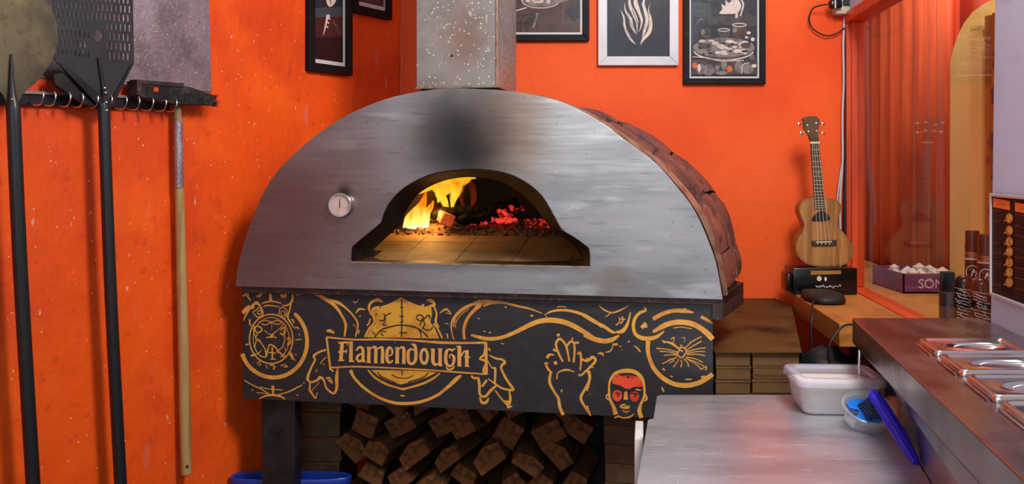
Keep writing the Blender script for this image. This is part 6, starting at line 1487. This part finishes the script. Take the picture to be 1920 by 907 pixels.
# ---------------------------------------------------------------- cartons, board, bricks, logs, bin
cz = 1.003
crate = thing('wooden_crate', 'dark wooden crate under the stacked flat cartons', 'crate', (0.66, 2.7, 0))
yA = 2.575
def w2(u, Y=yA): return (u - 960) / S * Y
xL, xM, xR = w2(1342), w2(1410), w2(1499)
zcrate = cz - 0.004 - 5 * 0.0375
for k_ in range(6):
    MB().box(((xL + xR) / 2, yA + 0.011, zcrate / 6 * (k_ + 0.5)), (xR - xL, 0.02, zcrate / 6 - 0.004)).build('slat', M['cardboard'], crate)
MB().box((xR - 0.011, yA + 0.24, zcrate / 2), (0.02, 0.42, zcrate - 0.002)).build('side', M['cardboard'], crate)
MB().box((xL + 0.011, yA + 0.24, zcrate / 2), (0.02, 0.42, zcrate - 0.002)).build('side', M['cardboard'], crate)
MB().box(((xL + xR) / 2, yA + 0.462, zcrate / 2), (xR - xL, 0.02, zcrate - 0.002)).build('side', M['cardboard'], crate)
random.seed(31)
def carton(label, x0, x1, y0, dep, z0, z1, rot, m=M['cardboard'], group='flat brown cartons beside the oven', name='flat_carton'):
    o_ = thing(name, label, 'carton', ((x0 + x1) / 2, y0 + dep / 2, z0), group); W_, H_ = x1 - x0, z1 - z0
    def part(nm, c_, d_):
        mb_ = MB(); mb_.box(c_, d_, None, 0.0012); ob = mb_.build(nm, m); ob.parent = o_; return ob
    part('carton_base', (0, 0, H_ * 0.42), (W_ - 0.003, dep - 0.003, H_ * 0.84))
    part('carton_lid', (0, 0, H_ * 0.90), (W_, dep, H_ * 0.18))
    o_.rotation_euler = (0, 0, rot); return o_
rowsn = ['topmost', 'second', 'third', 'fourth', 'lowest']
zz = cz - 0.004
for i in range(5):
    h = 0.0368; carton(f'flat brown carton in the left column beside the oven panel, {rowsn[i]} from the board' if i else 'flat brown carton topmost of the left column beside the oven panel', xL, xM - 0.002, yA + random.uniform(0, 0.004), 0.42, zz - h, zz - 0.0008, random.uniform(-0.006, 0.006)); zz -= 0.0375
zz = cz - 0.004
for i, h in enumerate((0.0375, 0.0255, 0.0105, 0.0375, 0.0375, 0.0375)):
    if i == 5: break
    lab = ['topmost', 'second', 'third, very thin', 'fourth', 'lowest'][i]
    carton(f'flat brown carton in the right column near the flour tub, {lab}', xM + 0.001, xR - (0.012 if i in (2,) else 0) + random.uniform(-0.004, 0.004), yA + random.uniform(0, 0.006), 0.42, zz - h + 0.0006, zz - 0.0004, random.uniform(-0.006, 0.006)); zz -= h
zz_ = zz
o = carton('flat brown carton hidden at the bottom of the right column', xM + 0.001, xR, yA + 0.004, 0.42, zcrate + 0.0005, zz - 0.0006, 0)
bp_ = [(w2(1340, 2.565), 2.565), (w2(1503, 2.565), 2.565), (0.985, 3.38), (0.985, 3.595), (0.60, 3.595)]
o = MB().prism([Vector((x, y, cz)) for x, y in bp_], [Vector((x, y, cz - 0.0035)) for x, y in bp_]).build('stained_board', M['stained_board'], loc=(0.75, 3.0, cz - 0.0035)); tag(o, 'wide stained brown board covering the carton stack by the back wall', 'board')
o = MB().box((0.80, 3.45, (cz - 0.004) / 2), (0.34, 0.24, cz - 0.005)).build('support_box', M['cardboard'], loc=(0.8, 3.45, 0)); tag(o, 'plain brown support behind the cartons at the back wall', 'box')
# firebrick pillar on the lower shelf
bzs = 0.441; nb = 7
bw0, bw1 = OV.a(1133, -0.14), OV.a(1322, -0.14)
for i in range(nb):
    z0 = bzs + i * 0.0545; jj = random.uniform(-0.003, 0.003)
    pts = [OV.at(bw0 + jj, z0, -0.14), OV.at(bw1, z0, -0.14), OV.at(bw1, z0, -0.26), OV.at(bw0 + jj, z0, -0.26)]
    o = MB().prism(pts, [p + Vector((0, 0, 0.0535)) for p in pts]).build('firebrick', M['firebrick'], loc=OV.at((bw0 + bw1) / 2, z0, -0.2), bev=0.002)
    nm = ['bottom', 'second from bottom', 'third from bottom', 'middle', 'third from top', 'second from top', 'top'][i]
    tag(o, f'dusty brown firebrick, {nm} of the stack beside the white board', 'brick', 'firebricks stacked under the oven')
# printed cartons at the left under the oven
cw0 = P(557, 800, 2.93).x; cw1 = P(640, 800, 2.93).x
for i in range(5):
    z0 = 0.4412 + i * 0.0755
    nm = ['lowest', 'second', 'middle', 'fourth', 'topmost'][i]
    o = carton(f'small printed carton under the oven, {nm} counted up the stack behind the leg', cw0, cw1 + random.uniform(-0.004, 0.004), 2.945, 0.26, z0, z0 + 0.0745, random.uniform(-0.01, 0.01), M['firebrick'], 'printed cartons behind the oven leg', 'printed_carton')
    o.rotation_euler.z = -0.03
    g = MB(); g.nrm = Vector((0, -1, 0)); Wc = cw1 - cw0; yy = -0.1305
    g.ribbon([Vector((-Wc * 0.35, yy, 0.016)), Vector((Wc * 0.30, yy, 0.016)), Vector((Wc * 0.30, yy, 0.048)), Vector((-Wc * 0.35, yy, 0.048)), Vector((-Wc * 0.35, yy, 0.016))], 0.003)
    for kx in range(5):
        x = -Wc * 0.26 + kx * Wc * 0.10; g.ribbon([Vector((x, yy, 0.022)), Vector((x + 0.003, yy, 0.042)), Vector((x + 0.008, yy, 0.030))], 0.0028)
    lo = g.build('green_stamp', M['label_green'], fix=False); lo.parent = o
# added dark sheet, stands in for the deep shade behind the firewood
MB().prism([OV.at(a2 + 0.08, 0.44, -0.56), OV.at(ac + 0.55, 0.44, -0.56), OV.at(ac + 0.55, 1.13, -0.56), OV.at(a2 + 0.08, 1.13, -0.56)], [OV.at(a2 + 0.08, 0.44, -0.57), OV.at(ac + 0.55, 0.44, -0.57), OV.at(ac + 0.55, 1.13, -0.57), OV.at(a2 + 0.08, 1.13, -0.57)]).build('shade_sheet', M['black_steel'], oven)
random.seed(17)
LG = []
def log_mesh(k):
    mb = MB(); n = 5; s_ = []
    base_ = [[(-.05, -.035), (.05, -.035), (.052, .03), (-.03, .036)], [(-.042, -.036), (.045, -.03), (.03, .036), (-.04, .03)], [(-.055, -.03), (.04, -.034), (.05, .022), (0, .038), (-.05, .02)], [(-.04, -.04), (.042, -.04), (.04, .038), (-.042, .04)]][k]
    sub = []
    for i in range(len(base_)):
        a = Vector(base_[i]); b = Vector(base_[(i + 1) % len(base_)])
        for t_ in (0, .5): sub.append(a.lerp(b, t_))
    for j in range(5):
        y = -0.14 + 0.28 * j / 4; s_.append([Vector((p.x * (1 + .06 * noise.noise(Vector((i, j * .8, k)))), y + (0.006 * noise.noise(Vector((i * 2, k, 3))) if j in (0, 4) else 0), p.y * (1 + .06 * noise.noise(Vector((i, j, k + 9)))))) for i, p in enumerate(sub)])
    mb.loft(s_); bmesh.ops.recalc_face_normals(mb.b, faces=mb.b.faces)
    me = bpy.data.meshes.new('split_log'); mb.b.to_mesh(me); mb.b.free(); me.materials.append(M['log_end']); return me
LM = [log_mesh(k) for k in range(4)]
desc = ['pale', 'brown', 'dark', 'split']
x0_, x1_ = OV.a(660, -0.3), OV.a(1120, -0.3)
cnt = 0
ordn = ['first', 'second', 'third', 'fourth', 'fifth', 'sixth', 'seventh']
rowlab = ['bottom', 'second', 'third', 'fourth', 'top']
for r_ in range(5):
    nC = 7
    for c_ in range(nC):
        f = (c_ + (0.5 if r_ % 2 else 0.0) + 0.35) / (nC + 0.3)
        a = x0_ + (x1_ - x0_) * f + random.uniform(-0.008, 0.008); z = 0.49 + r_ * 0.076 + random.uniform(-0.006, 0.006)
        rot = random.choice((-0.7, -0.5, 0.55, 0.75, 0.35, 0.9)) if r_ else random.choice((0, 0.06, -0.06))
        d = 0.33 + random.uniform(-0.03, 0.03) + (0.03 if r_ > 2 else 0)
        o = bpy.data.objects.new('split_log', LM[(c_ * 3 + r_ * 2 + cnt) % 4]); C.objects.link(o); o.location = OV.at(a, z, -d); sc3 = random.uniform(0.86, 0.98)
        o.rotation_euler = Matrix.Rotation(-0.18 + random.uniform(-0.22, 0.22), 3, 'Z').to_4x4().to_3x3().to_euler(); o.rotation_euler = (random.uniform(-0.06, 0.06), rot, -0.18 + random.uniform(-0.22, 0.22)); o.scale = (sc3 * random.uniform(0.8, 1.12), 1, sc3 * random.uniform(0.72, 1.0))
        tag(o, f'split firewood block, {ordn[c_]} from the left in the {rowlab[r_]} row of the pile', 'firewood', 'firewood pile under the oven'); cnt += 1
# blue bin
bn = thing('blue_bin', 'blue plastic bin on the floor under the left end of the oven', 'bin', (P(545, 890, 2.86).x, 2.862, 0))
bxc = P(545, 890, 2.86).x
def ov2(hx, hy, z): return [Vector((bxc + hx * math.copysign(abs(math.cos(a)) ** 0.6, math.cos(a)), 2.862 + hy * math.copysign(abs(math.sin(a)) ** 0.8, math.sin(a)), z)) for a in [2 * math.pi * i / 40 for i in range(40)]]
zB = 1.5 - (887 - HZ) / S * 2.88
MB().loft([ov2(0.145, 0.03, 0.002), ov2(0.165, 0.033, 0.3), ov2(0.172, 0.035, zB - 0.02), ov2(0.180, 0.040, zB - 0.018), ov2(0.182, 0.042, zB - 0.003), ov2(0.178, 0.040, zB), ov2(0.168, 0.033, zB - 0.004), ov2(0.160, 0.03, 0.3), ov2(0.14, 0.026, 0.01)]).build('bin_body', M['blue_plastic'], bn, smooth=50)
